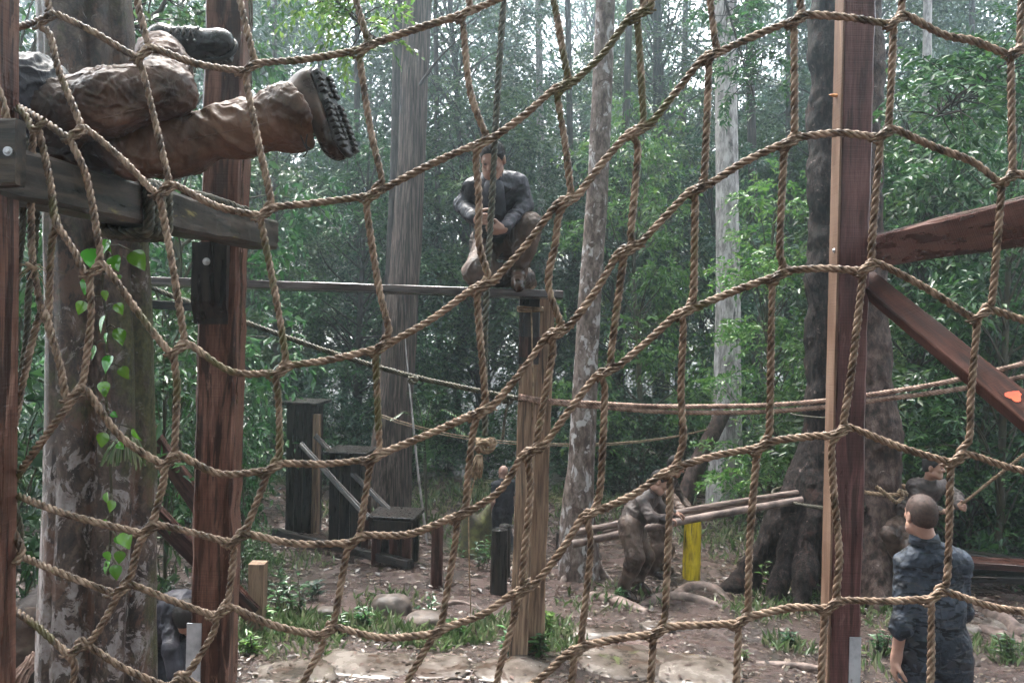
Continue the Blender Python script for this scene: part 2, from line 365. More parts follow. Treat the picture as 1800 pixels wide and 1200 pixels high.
def lichen_bark():
    m, nt, b, out = new_mat('lichen_and_moss_bark'); v = coords(nt, (1, 1, .7)); tc = N(nt, 'TexCoord')
    n1 = noise(nt, v, 17, 12, .75, .5); c = ramp(nt, [(.020,.012,.009),(.085,.053,.040),(.20,.135,.105)], [.38,.5,.62], n1).outputs[0]
    ge = N(nt, 'SeparateXYZ'); nt.links.new(tc.outputs['Object'], ge.inputs[0])
    # lichen gets commoner towards the ground (it grows there), moss on the right flank at mid height
    lo = mrange(nt, ge.outputs['Z'], 2.9, 1.2, -.09, .055)
    n2 = noise(nt, v, 11, 10, .72, 1.2); ad = N(nt, 'Math', operation='ADD'); nt.links.new(n2, ad.inputs[0]); nt.links.new(lo, ad.inputs[1])
    n2b = noise(nt, coords(nt, (1, 1, .35)), 2.2, 4, .6); ad2 = N(nt, 'Math', operation='ADD'); nt.links.new(ad.outputs[0], ad2.inputs[0]); nt.links.new(mrange(nt, n2b, .3, .7, -.06, .06), ad2.inputs[1])
    c = mixc(nt, mrange(nt, ad2.outputs[0], .535, .555, 0, 1), c, ramp(nt, [(.27,.21,.185),(.46,.41,.40)], [.35,.65], noise(nt, v, 30, 4)).outputs[0])
    rd = noise(nt, coords(nt, (1, 1, .5)), 7, 8, .7, .6); c = mixc(nt, mrange(nt, rd, .57, .60, 0, .8), c, (.17,.085,.055))
    mx = mrange(nt, ge.outputs['X'], -1.68, -1.52, 0, .30); mz = mrange(nt, ge.outputs['Z'], 1.8, 2.1, 0, .20)
    n3 = noise(nt, v, 6, 8, .7); s = N(nt, 'Math', operation='ADD'); nt.links.new(n3, s.inputs[0]); nt.links.new(mx, s.inputs[1])
    s2 = N(nt, 'Math', operation='ADD'); nt.links.new(s.outputs[0], s2.inputs[0]); nt.links.new(mz, s2.inputs[1])
    n4 = noise(nt, v, 60, 4); moss = ramp(nt, [(.022,.026,.008),(.075,.075,.022),(.15,.14,.05)], [.3,.5,.72], n4).outputs[0]
    c = mixc(nt, mrange(nt, s2.outputs[0], .72, .86, 0, .92), c, moss)
    nt.links.new(c, b.inputs['Base Color']); nt.links.new(mrange(nt, n1, .3, .7, .3, .75), b.inputs['Roughness'])
    hb = noise(nt, coords(nt, (1, 1, .7)), 20, 12, .78, .4); bump(nt, b, hb, 1.0, .045); return m
M_bark_left = lichen_bark()
def ground_mat():
    m, nt, b, out = new_mat('wet_forest_soil'); v = coords(nt); tc = N(nt, 'TexCoord'); sx = N(nt, 'SeparateXYZ'); nt.links.new(tc.outputs['Object'], sx.inputs[0])
    n1 = noise(nt, v, 2.2, 12, .7); n2 = noise(nt, v, 11, 10, .72, .4); n3 = noise(nt, v, .55, 5, .6)
    soil = ramp(nt, [(.015,.008,.007),(.052,.028,.023),(.105,.063,.054)], [.38,.5,.62], n1).outputs[0]
    lit = ramp(nt, [(.008,.005,.004),(.040,.024,.019),(.14,.098,.084)], [.38,.52,.64], n2).outputs[0]
    c = mixc(nt, mrange(nt, n3, .42, .60, .15, .85), soil, lit)
    moss = ramp(nt, [(.035,.042,.014),(.10,.115,.035),(.17,.165,.07)], [.3,.5,.7], noise(nt, v, 18, 8, .7)).outputs[0]
    far = mrange(nt, sx.outputs['Y'], 14.5, 19, -.25, .22); s = N(nt, 'Math', operation='ADD'); nt.links.new(n3, s.inputs[0]); nt.links.new(far, s.inputs[1])
    c = mixc(nt, mrange(nt, s.outputs[0], .52, .66, 0, .85), c, moss)
    nt.links.new(c, b.inputs['Base Color']); nt.links.new(mrange(nt, n1, .38, .62, .08, .42), b.inputs['Roughness'])
    bump(nt, b, n2, .9, .035); return m
M_ground = ground_mat()
M_leaf_mid = leafmat('forest_leaf', [(.008,.032,.012),(.024,.078,.024),(.048,.125,.032),(.085,.17,.045)], .30, .30)
M_leaf_cool = leafmat('cool_forest_leaf', [(.007,.028,.016),(.020,.066,.034),(.040,.105,.052),(.07,.15,.075)], .28, .30)
M_leaf_bright = leafmat('bright_young_leaf', [(.026,.078,.015),(.058,.142,.025),(.10,.195,.038),(.155,.24,.058)], .28, .38)
M_leaf_gloss = leafmat('glossy_broad_leaf', [(.010,.035,.012),(.025,.075,.022),(.05,.12,.034)], .20, .22)
M_vine = leafmat('bright_vine_leaf', [(.035,.15,.008),(.07,.23,.015),(.11,.29,.025)], .10, .25, 1.0)
M_grass = leafmat('grass_blade', [(.045,.075,.022),(.085,.13,.045),(.15,.19,.09),(.20,.19,.12)], .26, .30)
M_litter = leafmat('fallen_leaf', [(.010,.006,.005),(.034,.019,.013),(.078,.045,.033),(.16,.11,.088),(.04,.034,.020)], .40, .06)
def cloth(name, cols, rough=(.45,.75), scale=3.2, bmp=.5, stripe=None, pos=None):
    m, nt, b, out = new_mat(name); v = coords(nt); n1 = noise(nt, v, scale, 6, .6); c = ramp(nt, cols, pos, n1).outputs[0]
    if stripe:
        n3 = noise(nt, coords(nt, (1, 1, 3.4)), 8.5, 4, .55, 1.0); c = mixc(nt, mrange(nt, n3, .52, .545, 0, 1), c, stripe[0])
        n4 = noise(nt, coords(nt, (1.2, 1, 4.2)), 7.0, 4, .55, 1.2); c = mixc(nt, mrange(nt, n4, .60, .62, 0, .9), c, stripe[1])
    nt.links.new(c, b.inputs['Base Color']); b.inputs['Specular IOR Level'].default_value = .3; nt.links.new(mrange(nt, n1, .3, .7, *rough), b.inputs['Roughness'])
    n2 = noise(nt, coords(nt, (1, 1.6, .6)), 16, 9, .62, 1.6); n5 = noise(nt, v, 320, 2, .5); ad = N(nt, 'Math', operation='MULTIPLY_ADD'); nt.links.new(n5, ad.inputs[0]); ad.inputs[1].default_value = .06; nt.links.new(n2, ad.inputs[2])
    bump(nt, b, ad.outputs[0], bmp, .014); return m
M_mudcloth = cloth('mud_soaked_trousers', [(.026,.013,.008),(.078,.040,.025),(.15,.085,.058)], (.34,.6), 4.5)
M_mudleg = cloth('orange_mud_trousers', [(.032,.017,.011),(.092,.047,.028),(.165,.092,.060)], (.28,.55), 4.5)
M_navy = cloth('wet_navy_jacket', [(.008,.008,.011),(.024,.023,.030),(.052,.050,.062)], (.3,.55), 4)
M_olive = cloth('muddy_olive_fatigues', [(.022,.013,.009),(.060,.038,.028),(.11,.074,.057)], (.4,.65), 5)
M_grey_shirt = cloth('muddy_grey_shirt', [(.022,.016,.014),(.058,.044,.040),(.10,.080,.073)], (.4,.65), 5)
M_camo = cloth('blue_grey_camouflage', [(.016,.022,.033),(.031,.040,.056),(.052,.063,.082)], (.55,.8), 3.5, .5, ((.007,.009,.013), (.060,.064,.070)))
M_black = cloth('black_tshirt', [(.012,.012,.016),(.03,.03,.038)], (.5,.7), 4)
M_boot = mat('wet_black_leather', [(.003,.003,.003),(.008,.008,.008),(.02,.017,.015)], 6, rough=(.15,.35), bmp=.25, bscale=30, bdist=.004)
M_boot_mud = mat('muddy_brown_leather', [(.010,.006,.005),(.034,.019,.013),(.085,.048,.032)], 6, rough=(.16,.4), bmp=.25, bscale=30, bdist=.004)
M_sole = mat('black_rubber', [(.010,.010,.010),(.03,.026,.023)], 12, rough=(.25,.5), bmp=.3)
M_lace = mat('boot_lace', [(.05,.05,.05),(.14,.13,.125)], 30, rough=(.5,.7), bmp=.2)
M_cap = mat('dark_hair', [(.006,.005,.005),(.020,.015,.013)], 60, rough=(.5,.8), bmp=.6, bscale=260, bdist=.003)
M_stubble = mat('shaved_hair', [(.040,.026,.022),(.095,.062,.052)], 60, rough=(.5,.8), bmp=.5, bscale=300, bdist=.002)
def skin(name, a, b_):
    m, nt, b, out = new_mat(name); v = coords(nt); n1 = noise(nt, v, 9, 6, .6); nt.links.new(ramp(nt, [a, b_], [.3,.7], n1).outputs[0], b.inputs['Base Color'])
    b.inputs['Roughness'].default_value = .42; b.inputs['Subsurface Weight'].default_value = .08; b.inputs['Subsurface Radius'].default_value = (.02,.008,.005)
    bump(nt, b, noise(nt, v, 60, 4), .15, .003); return m
M_skin = skin('skin', (.30,.165,.12), (.44,.27,.21))
M_skin_tan = skin('tanned_skin', (.24,.125,.085), (.36,.205,.15))
M_eye = mat('eye', [(.10,.07,.06),(.2,.16,.14)], 20, rough=(.1,.2))
# ------------------------------------------------------------------ smooth solids from distance fields
def sdf_mesh(prims, h, k=0.03, cuts=(), BIG=0.12):
    """prims: ('rc',a,b,ra,rb[,k]) tapered capsule, ('el',c,radii,M3[,k]) ellipsoid, ('-el',...) carved out; cuts: (point, normal) half spaces kept on the -normal side"""
    lo = np.full(3, 1e9); hi = -lo
    def bb(p):
        if p[0] == 'rc':
            a, b = np.array(p[1], float), np.array(p[2], float); r = max(p[3], p[4]); return np.minimum(a, b)-r, np.maximum(a, b)+r
        c = np.array(p[1], float); r = max(p[2]); return c-r, c+r
    B = [bb(p) for p in prims]
    for (l, u), p in zip(B, prims):
        if p[0] != '-el': lo = np.minimum(lo, l); hi = np.maximum(hi, u)
    lo -= BIG*.5+2*h; hi += BIG*.5+2*h; n = np.ceil((hi-lo)/h).astype(int)+1
    D = np.full(n, BIG, np.float32); ax = [lo[i]+h*np.arange(n[i]) for i in range(3)]
    for (l, u), p in zip(B, prims):
        kk = p[5] if p[0] == 'rc' and len(p) > 5 else (p[4] if p[0] != 'rc' and len(p) > 4 else k)
        m = BIG
        i0 = np.maximum(((l-m-lo)/h).astype(int), 0); i1 = np.minimum(((u+m-lo)/h).astype(int)+2, n)
        if np.any(i1 <= i0): continue
        sl_ = tuple(slice(i0[q], i1[q]) for q in range(3))
        X, Y, Z = np.meshgrid(*[ax[q][sl_[q]] for q in range(3)], indexing='ij', sparse=True)
        if p[0] == 'rc':
            a, b = np.array(p[1], float), np.array(p[2], float); ra, rb = p[3], p[4]; ba = b-a; L2 = ba@ba+1e-12
            t = np.clip(((X-a[0])*ba[0]+(Y-a[1])*ba[1]+(Z-a[2])*ba[2])/L2, 0, 1)
            d = np.sqrt((X-a[0]-ba[0]*t)**2+(Y-a[1]-ba[1]*t)**2+(Z-a[2]-ba[2]*t)**2)-(ra+(rb-ra)*t)
        else:
            c = np.array(p[1], float); M = np.array(p[3]) if p[3] is not None else np.eye(3); r = np.array(p[2], float)
            x, y, z = X-c[0], Y-c[1], Z-c[2]
            q = [(M[0, i]*x+M[1, i]*y+M[2, i]*z) for i in range(3)]
            k0 = np.sqrt((q[0]/r[0])**2+(q[1]/r[1])**2+(q[2]/r[2])**2)+1e-9; k1 = np.sqrt((q[0]/r[0]**2)**2+(q[1]/r[1]**2)**2+(q[2]/r[2]**2)**2)+1e-9
            d = k0*(k0-1)/k1
        A = D[sl_]
        if p[0] == '-el':
            hh = np.maximum(kk-np.abs(A+d), 0)/kk; D[sl_] = np.maximum(A, -d)+hh*hh*kk/4
        else:
            hh = np.maximum(kk-np.abs(A-d), 0)/kk; D[sl_] = np.minimum(A, d)-hh*hh*kk/4
    for (c, nr) in cuts:
        c = np.array(c, float); nr = np.array(nr, float); nr = nr/np.linalg.norm(nr)
        X, Y, Z = np.meshgrid(*ax, indexing='ij', sparse=True); D = np.maximum(D, (X-c[0])*nr[0]+(Y-c[1])*nr[1]+(Z-c[2])*nr[2])
    D = np.minimum(D, BIG).astype(np.float32); g = openvdb.FloatGrid(BIG); g.copyFromArray(D)
    pts, tri, quad = g.convertToPolygons(isovalue=0.0, adaptivity=0.0)
    v = pts*h+lo; f = quad.astype(np.int64)
    a, b, c = v[f[:, 0]], v[f[:, 1]], v[f[:, 2]]; vol = np.sum(a*np.cross(b, c))+np.sum(v[f[:, 0]]*np.cross(v[f[:, 2]], v[f[:, 3]]))
    if vol < 0: f = f[:, ::-1]
    return v, f
def vnormals(v, f):
    n = np.zeros_like(v); a = np.cross(v[f[:, 2]]-v[f[:, 0]], v[f[:, 3]]-v[f[:, 1]])
    for k in range(4): np.add.at(n, f[:, k], a)
    return n/(np.linalg.norm(n, axis=1)[:, None]+1e-12)
def smooth_vf(v, f, it=2, lam=.5):
    e = np.concatenate([f[:, [k, (k+1) % 4]] for k in range(4)]); cnt = np.bincount(e[:, 0], minlength=len(v))[:, None]+1e-9
    cnt = cnt+np.bincount(e[:, 1], minlength=len(v))[:, None]
    for _ in range(it):
        s = np.zeros_like(v); np.add.at(s, e[:, 0], v[e[:, 1]]); np.add.at(s, e[:, 1], v[e[:, 0]]); v = v+lam*(s/cnt-v)
    return v
def gn(p, seed=0):
    """gradient noise, smooth and free of lattice creases"""
    p = np.asarray(p, float); i = np.floor(p).astype(np.int64); f = p-i; u = f*f*f*(f*(f*6-15)+10); out = 0
    for a in (0, 1):
        for b in (0, 1):
            for c in (0, 1):
                x, y, z = i[:, 0]+a, i[:, 1]+b, i[:, 2]+c
                n = (x*374761393+y*668265263+z*1103515245+seed*974711) & 0x7fffffff
                n = ((n ^ (n >> 13))*1274126177) & 0x7fffffff; n = ((n ^ (n >> 16))*668265263) & 0x7fffffff
                th = (n & 0xffff)/65535*6.28318; cz = ((n >> 15) & 0xffff)/32767.5-1; sz = np.sqrt(np.maximum(0, 1-cz*cz))
                g = np.stack([sz*np.cos(th), sz*np.sin(th), cz], 1); d = f-np.array([a, b, c])
                w = (u[:, 0] if a else 1-u[:, 0])*(u[:, 1] if b else 1-u[:, 1])*(u[:, 2] if c else 1-u[:, 2]); out = out+w*np.sum(g*d, 1)
    return out*1.5
def folds(v, f, amp, scale, seed=0, warp=.6, axis=None):
    """draped cloth: thin rounded creases along the zero lines of stretched smooth noise, over soft sags"""
    n = vnormals(v, f); g = np.random.default_rng(seed); out = 0
    for o, (sc, w_, wd) in enumerate(((1, 1.0, .22), (1.7, .7, .20), (3.0, .40, .24), (5.2, .2, .3))):
        q, _ = np.linalg.qr(g.normal(size=(3, 3))); p = (v@q)*scale*sc*np.array([1.0, 1.0, .30])
        p = p+warp*.5*np.stack([gn(p*.6+5, seed), gn(p*.6+31, seed+1), gn(p*.6+57, seed+2)], 1)
        r = gn(p, seed+3+o); out = out+w_*(np.exp(-(r/wd)**2)-.45)*np.clip(.35+gn(p*.5+77, seed+11+o)*1.6, 0, 1.2)
    out = out+.8*gn(v*scale*.55+3, seed+29)
    return v+n*out[:, None]*amp
def sdf_obj(name, prims, h, mat_, parent=None, k=.03, cuts=(), fold=None, smooth=1, disp=None):
    v, f = sdf_mesh(prims, h, k, cuts); v = smooth_vf(v, f, smooth)
    if fold: v = folds(v, f, *fold)
    if disp:
        n = vnormals(v, f); v = v+n*(fbm(v*np.array(disp[2] if len(disp) > 2 else (1, 1, 1))*disp[1], 4, 5)*disp[0])[:, None]
    return link(name, mesh(name, v, f), mat_, parent)
# ------------------------------------------------------------------ ground
def build_ground():
    xs = np.concatenate([np.linspace(-58, -9, 36)[:-1], np.linspace(-9, 9, 200), np.linspace(9, 58, 36)[1:]])
    ys = np.concatenate([np.linspace(-17, 4.5, 30)[:-1], np.linspace(4.5, 22, 210), np.linspace(22, 68, 50)[1:]])
    X, Y = np.meshgrid(xs, ys); Z = gz(X, Y)
    v = np.stack([X, Y, Z], -1).reshape(-1, 3); nx = len(xs); i = np.arange(len(ys)-1)[:, None]*nx; j = np.arange(nx-1)[None]
    f = np.stack([i+j, i+j+1, i+nx+j+1, i+nx+j], -1).reshape(-1, 4)
    return tag(link('ground', mesh('ground', v, f), M_ground), 'wet reddish forest floor of mud and leaf litter', 'ground', kind='structure')
build_ground()

def leaf_arrays(c, d, n, L, W, fold=.25, curl=0.0):
    """c base points, d directions, n normals (k,3); L, W (k,) -> folded leaves of two triangles each"""
    d = d/(np.linalg.norm(d, axis=1)[:, None]+1e-9); s = np.cross(d, n); s /= np.linalg.norm(s, axis=1)[:, None]+1e-9; n = np.cross(s, d)
    L = L[:, None]; W = W[:, None]
    a = c; t = c+d*L-n*L*curl; l = c+d*L*.45+s*W*.5+n*W*fold; r = c+d*L*.45-s*W*.5+n*W*fold
    v = np.stack([a, l, t, r], 1).reshape(-1, 3); k = np.arange(len(c))[:, None]*4
    f = np.concatenate([k+np.array([[0, 2, 1]]), k+np.array([[0, 3, 2]])], 0)
    return v, f
def rand_unit(g, k):
    q = g.normal(size=(k, 3)); return q/np.linalg.norm(q, axis=1)[:, None]
class Leaves:
    def __init__(s): s.V = []; s.F = []; s.n = 0
    def add(s, v, f): s.V.append(v); s.F.append(f+s.n); s.n += len(v)
    def build(s, name, mat, parent=None, M=None): return link(name, mesh(name, np.concatenate(s.V), np.concatenate(s.F)), mat, parent, M, smooth=False)
    def me(s, name): return mesh(name, np.concatenate(s.V), np.concatenate(s.F))

# leaf litter lying on the floor
def build_litter():
    g = np.random.default_rng(3); L = Leaves(); k = 24000
    y = 5.6+13*g.random(k)**1.6; x = (g.random(k)*2-1)*(1.2+y*.68)
    z = gz(x, y)+.006+.012*g.random(k); c = np.stack([x, y, z], 1)
    a = g.random(k)*6.28; d = np.stack([np.cos(a), np.sin(a), g.normal(0, .18, k)], 1); n = np.stack([g.normal(0, .3, k), g.normal(0, .3, k), np.ones(k)], 1)
    s = g.uniform(.018, .07, k)*(1+.4*(y > 9))
    L.add(*leaf_arrays(c, d, n, s, s*g.uniform(.35, .6, k), g.uniform(-.2, .4, k)[:, None] if False else .2)); return tag(L.build('leaf_litter', M_litter), 'brown fallen leaves scattered over the wet soil', 'leaf litter', kind='stuff')
build_litter()
# short grass and seedlings
def build_grass():
    g = np.random.default_rng(5); L = Leaves()
    spots = [(470,1090,.45,700),(560,1105,.35,500),(650,1100,.30,360),(760,1130,.28,500),(820,1120,.28,500),(890,1100,.3,350),(960,1110,.32,600),(520,1140,.4,260),(700,1120,.35,260),(980,1135,.25,300),
             (440,1130,.3,300),(1390,1140,.22,200),(1780,1150,.35,350),(1400,1060,.5,500),(1330,1075,.4,260),(1560,1090,.4,400),(1560,1170,.3,200),(1080,1050,.6,250),(640,900,1.2,500),(800,890,1.6,1600),(760,880,1.6,1200),(1130,900,1.8,900),(1280,930,1.4,900),(1330,960,1.1,700),(990,890,1.2,600),(520,990,.5,260),(680,1060,.35,200)]
    for px, py, r, k in spots:
        k = int(k*.5)
        q = G(px, py); rr = r*np.sqrt(g.random(k)); a = g.random(k)*6.28; x = q.x+rr*np.cos(a); y = q.y+rr*np.sin(a)*1.1
        c = np.stack([x, y, gz(x, y)-.005], 1); lean = g.normal(0, .45, (k, 2)); d = np.stack([lean[:, 0], lean[:, 1], np.ones(k)], 1)
        n = np.stack([g.normal(size=k), g.normal(size=k), .2*np.ones(k)], 1); k = k; s = g.uniform(.035, .17, k)**1.0*(.9 if q.y < 12 else 1.25)
        L.add(*leaf_arrays(c, d, n, s, s*.15+.006, .2, .35))
    return tag(L.build('grass', M_grass), 'short wet grass growing in patches on the forest floor', 'grass', kind='stuff')
build_grass()

# ------------------------------------------------------------------ stones and slabs
SLAB_L = Leaves()
def stone(px, py, w, dpt, h, label, seed, yaw=0, name='boulder', group=None, sink=.3):
    q = G(px, py); g = np.random.default_rng(seed); nu, nv_ = 22, 12
    V = []
    for j in range(nv_+1):
        ph = math.pi*j/nv_
        for i in range(nu):
            th = 2*math.pi*i/nu; V.append((math.cos(th)*math.sin(ph), math.sin(th)*math.sin(ph), math.cos(ph)))
    V = np.array(V); e = .72; V = np.sign(V)*np.abs(V)**e; V *= (1+(.24 if name == 'stone_slab' else .13)*fbm(V*1.5+seed, 4, seed))[:, None]
    V = V*np.array([w/2, dpt/2, h/2]); Fc = [(j*nu+i, (j+1)*nu+i, (j+1)*nu+(i+1) % nu, j*nu+(i+1) % nu) for j in range(nv_) for i in range(nu)]
    M = Matrix.Translation((q.x, q.y, q.z+h*(.5-sink))) @ Matrix.Rotation(yaw, 4, 'Z')
    o = link(name, mesh(name, V, Fc), M_slab if name == 'stone_slab' else M_stone, None, M)
    if name == 'stone_slab':          # litter washed onto the slab
        k = int(34*w); x = q.x+g.uniform(-.48, .48, k)*w; y = q.y+g.uniform(-.48, .48, k)*dpt; c = np.stack([x, y, np.full(k, q.z+h*(1-sink)-.004)+.004*g.random(k)], 1); a = g.random(k)*6.28; s = g.uniform(.02, .08, k)
        SLAB_L.add(*leaf_arrays(c, np.stack([np.cos(a), np.sin(a), 0*a], 1), np.stack([g.normal(0, .2, k), g.normal(0, .2, k), np.ones(k)], 1), s, s*.45, .15))
    return tag(o, label, 'stone', group)
stone(686, 1078, .40, .32, .30, 'rounded brown boulder beside the leafy seedlings', 1, sink=.42)
stone(745, 1098, .34, .28, .15, 'pale wet stone lying just right of the rounded boulder', 2)
stone(575, 1082, .20, .18, .12, 'small reddish stone left of the rounded boulder', 3)
SL = [(1105,1170,.80,.70,.09,.2,'broad pale wet slab at the bottom centre'),(1230,1185,.62,.66,.08,-.3,'pale wet slab between the broad slab and the tall right post'),(1060,1112,.60,.34,.07,.1,'thin pale slab behind the broad slab at the bottom centre'),
      (900,1185,.55,.55,.06,.4,'brownish flat slab in the grass left of the broad pale slab'),(640,1172,.75,.5,.06,-.2,'muddy flat slab below the rounded boulder'),(520,1188,.6,.5,.06,.3,'muddy slab right of the tall red post foot'),
      (765,1178,.5,.42,.06,.15,'leaf strewn slab below the hanging cord'),(1170,1105,.45,.3,.06,-.1,'small pale slab behind the broad slab, nearer the tall right post'),(1730,1105,.9,.4,.10,.15,'long flat rock right of the man in camouflage')]
for k, (px, py, w, dp, h, yaw, lb) in enumerate(SL): stone(px, py, w, dp, h*1.15, lb, 20+k, yaw, 'stone_slab', sink=.44)
tag(SLAB_L.build('slab_litter', M_litter), 'small wet leaves washed onto the stone slabs', 'leaf litter', kind='stuff')

# ------------------------------------------------------------------ tall right post with its beam and brace
def right_frame():
    top = P(1508, -120, 4.6); bot = P(1478, 1104, 4.6); dirv = (bot-top).normalized(); foot = top+dirv*((top.z-gzs(top.x, top.y)+.05)/-dirv.z)
    t = empty('timber_frame', (foot.x, foot.y, gzs(foot.x, foot.y)), 'tall purplish sawn post with slanting brace and cross beam, right of centre', 'timber frame')
    xd = rt
    p = beam('post', top, foot, .165, .125, M_post, t, xd, .010, .004, 40)
    # raw, paler outer strip on the left flank
    off = -rt*.0865
    beam('side_board', top+off-fw*0, foot+off+Vector((0,0,.45)), .012, .120, M_raw, t, xd, .002, .001, 6)
    a = P(1530, 441, 4.62)+rt*.03; b = P(2060, 336, 2.2); b = a+(b-a)*1.5; beam('post', b+Vector((.10, 0, .5)), Vector((b.x+.10, b.y, gzs(b.x, b.y)-.05)), .15, .15, M_post, t, rt, .008, .003, 8); beam('cross_beam', a, b, .10, .165, M_brown, t, fw, .008, .0025, 16)
    a = P(1520, 492, 4.66); b = P(2010, 895, 3.05); b = a+(b-a)*1.3; beam('post', b+Vector((0, .06, .06)), Vector((b.x, b.y+.06, gzs(b.x, b.y)-.05)), .14, .14, M_post, t, rt, .008, .003, 6); br = beam('brace', a, b, .125, .07, M_brace, t, fw.cross(b-a), .006, .003, 8)
    # orange blot of paint on the brace: a thin irregular skin over its face
    ctr = P(1741, 690, 3.58); ax = (b-a).normalized(); nrm = -fw; nrm = (nrm-ax*nrm.dot(ax)).normalized(); sd_ = ax.cross(nrm)
    # find the brace's near face
    lc = a+ax*((ctr-a).dot(ax)); ctr2 = lc
    g = np.random.default_rng(4); ring = []
    hw = {}
    Bm = basis(b-a, fw.cross(b-a)); fx = Vector((Bm[0][0], Bm[1][0], Bm[2][0])); fy = Vector((Bm[0][1], Bm[1][1], Bm[2][1]))
    cand = [(fx, .0625, fy), (-fx, .0625, fy), (fy, .035, fx), (-fy, .035, fx)]
    nf, hd, tv = max(cand, key=lambda c: c[0].dot(-fw))
    base = lc+nf*(hd+.003); lim = (.035 if hd == .0625 else .0625)*.85
    v = [tuple(base)]; n = 22
    for k in range(n):
        an = 2*math.pi*k/n; rr = .026*(1+.22*math.sin(3*an+1)+.06*g.normal()); rr = max(.012, rr)
        v.append(tuple(base+ax*math.cos(an)*rr*1.35+tv*max(-lim, min(lim, math.sin(an)*rr*1.1))+nf*.0005))
    link('paint_blot', mesh('paint_blot', v, [(0, k+1, (k+1) % n+1) for k in range(n)]), M_orange, t, smooth=False)
    # fungus and bolt on the left flank
    fp = top+dirv*((P(1463,168,4.6)-top).dot(dirv))-rt*.088
    m = MB(); v, f = tube_vf([fp+rt*.012, fp-rt*.01+Vector((0,0,.003)), fp-rt*.034+Vector((0,0,.008)), fp-rt*.046+Vector((0,0,.010))], [.018,.016,.011,.003], 10); v[:, 2] = fp.z+(v[:, 2]-fp.z)*.55; m.add(v, f); m.build('bracket_fungus', M_fungus, t)
    bp = top+dirv*((P(1463,440,4.6)-top).dot(dirv)); bolt(t, bp-rt*.094-fw*.02, -rt, .009, M_zinc)
    # galvanised stirrup at the foot
    s0 = top+dirv*((P(1500,1112,4.6)-top).dot(dirv)); ml = foot-s0
    for q, nm in ((s0+rt*.052-fw*.0675, 0), (s0+rt*.052+fw*.0675, 1)):
        beam('steel_plate', q, q+ml, .062, .008, M_steel, t, xd, .001, 0, 1)
    return t
right_frame()

# ------------------------------------------------------------------ tall left post, its bolted beam, block and brackets
LP = {}
def left_frame():
    top = P(408, -130, 4.45); bot = P(378, 1104, 4.45); dirv = (bot-top).normalized(); foot = top+dirv*((top.z-gzs(top.x, top.y)+.05)/-dirv.z)
    t = empty('timber_frame', (foot.x, foot.y, gzs(foot.x, foot.y)), 'tall wet red post left of centre carrying the beam the soldier lies on', 'timber frame')
    beam('post', top, foot, .20, .17, M_post_left, t, rt, .012, .005, 40)
    # support block bolted under the beam, lower end cut at a slant
    ax = -dirv; Bm = basis(-dirv, rt); bc = top+dirv*((P(382,430,4.45)-top).dot(dirv))-fw*.135-rt*.03
    prof = [(0,.0),(0,-.34),(.05,-.41),(.098,-.41),(.098,0)]; w = .088; V = []
    for sx in (-w, w):
        for (yy, zz) in [(-.0,0),(0,-.30),(.045,-.385),(.048,-.415),(.048,0)]: V.append(tuple(bc+rt*sx+fw*yy+(-dirv)*zz))
    Fc = [(0,1,2,3,4)[::-1], (5,6,7,8,9)]+[(k, (k+1) % 5, (k+1) % 5+5, k+5) for k in range(5)]
    link('support_block', mesh('support_block', V, Fc), M_dark, t, smooth=False)
    bolt(t, bc+dirv*.10-fw*.003-rt*.012, -fw, .013, M_zinc)
    a = P(-170, 268, 2.06); b = P(462, 413, 4.22); LP['a'] = a; LP['b'] = b
    bm = beam('bolted_beam', a, b, .145, .155, M_beam, t, (0, 0, 1), .014, .004, 20)
    bolt(t, P(438, 402, 4.05), -fw, .011, M_zinc)
    s0 = top+dirv*((P(356,1084,4.45)-top).dot(dirv)); ml = foot-s0
    beam('steel_plate', s0-rt*.075-fw*.092, s0-rt*.075-fw*.092+ml, .075, .008, M_steel, t, rt, .001, 0, 1)
    beam('steel_plate', s0-rt*.075+fw*.092, s0-rt*.075+fw*.092+ml, .075, .008, M_steel, t, rt, .001, 0, 1)
    return t
left_frame()
def near_left_post():
    top = P(-30, -140, 2.32); b2 = P(-36, 1150, 2.32); d = (b2-top).normalized(); foot = top+d*((top.z-gzs(top.x, top.y)+.05)/-d.z)
    t = empty('timber_frame', (foot.x, foot.y, gzs(foot.x, foot.y)), 'dark near post cut off by the left edge with a bolted block', 'timber frame')
    beam('post', top, foot, .13, .13, M_post_left, t, rt, .006, .003, 12)
    q = P(-6, 270, 2.20); beam('bolted_block', q-rt*.10, q+rt*.062+up*.0, .17, .05, M_beam, t, up, .006, .002, 3)
    bolt(t, q+rt*.045-fw*.027, -fw, .008, M_zinc); return t
near_left_post()

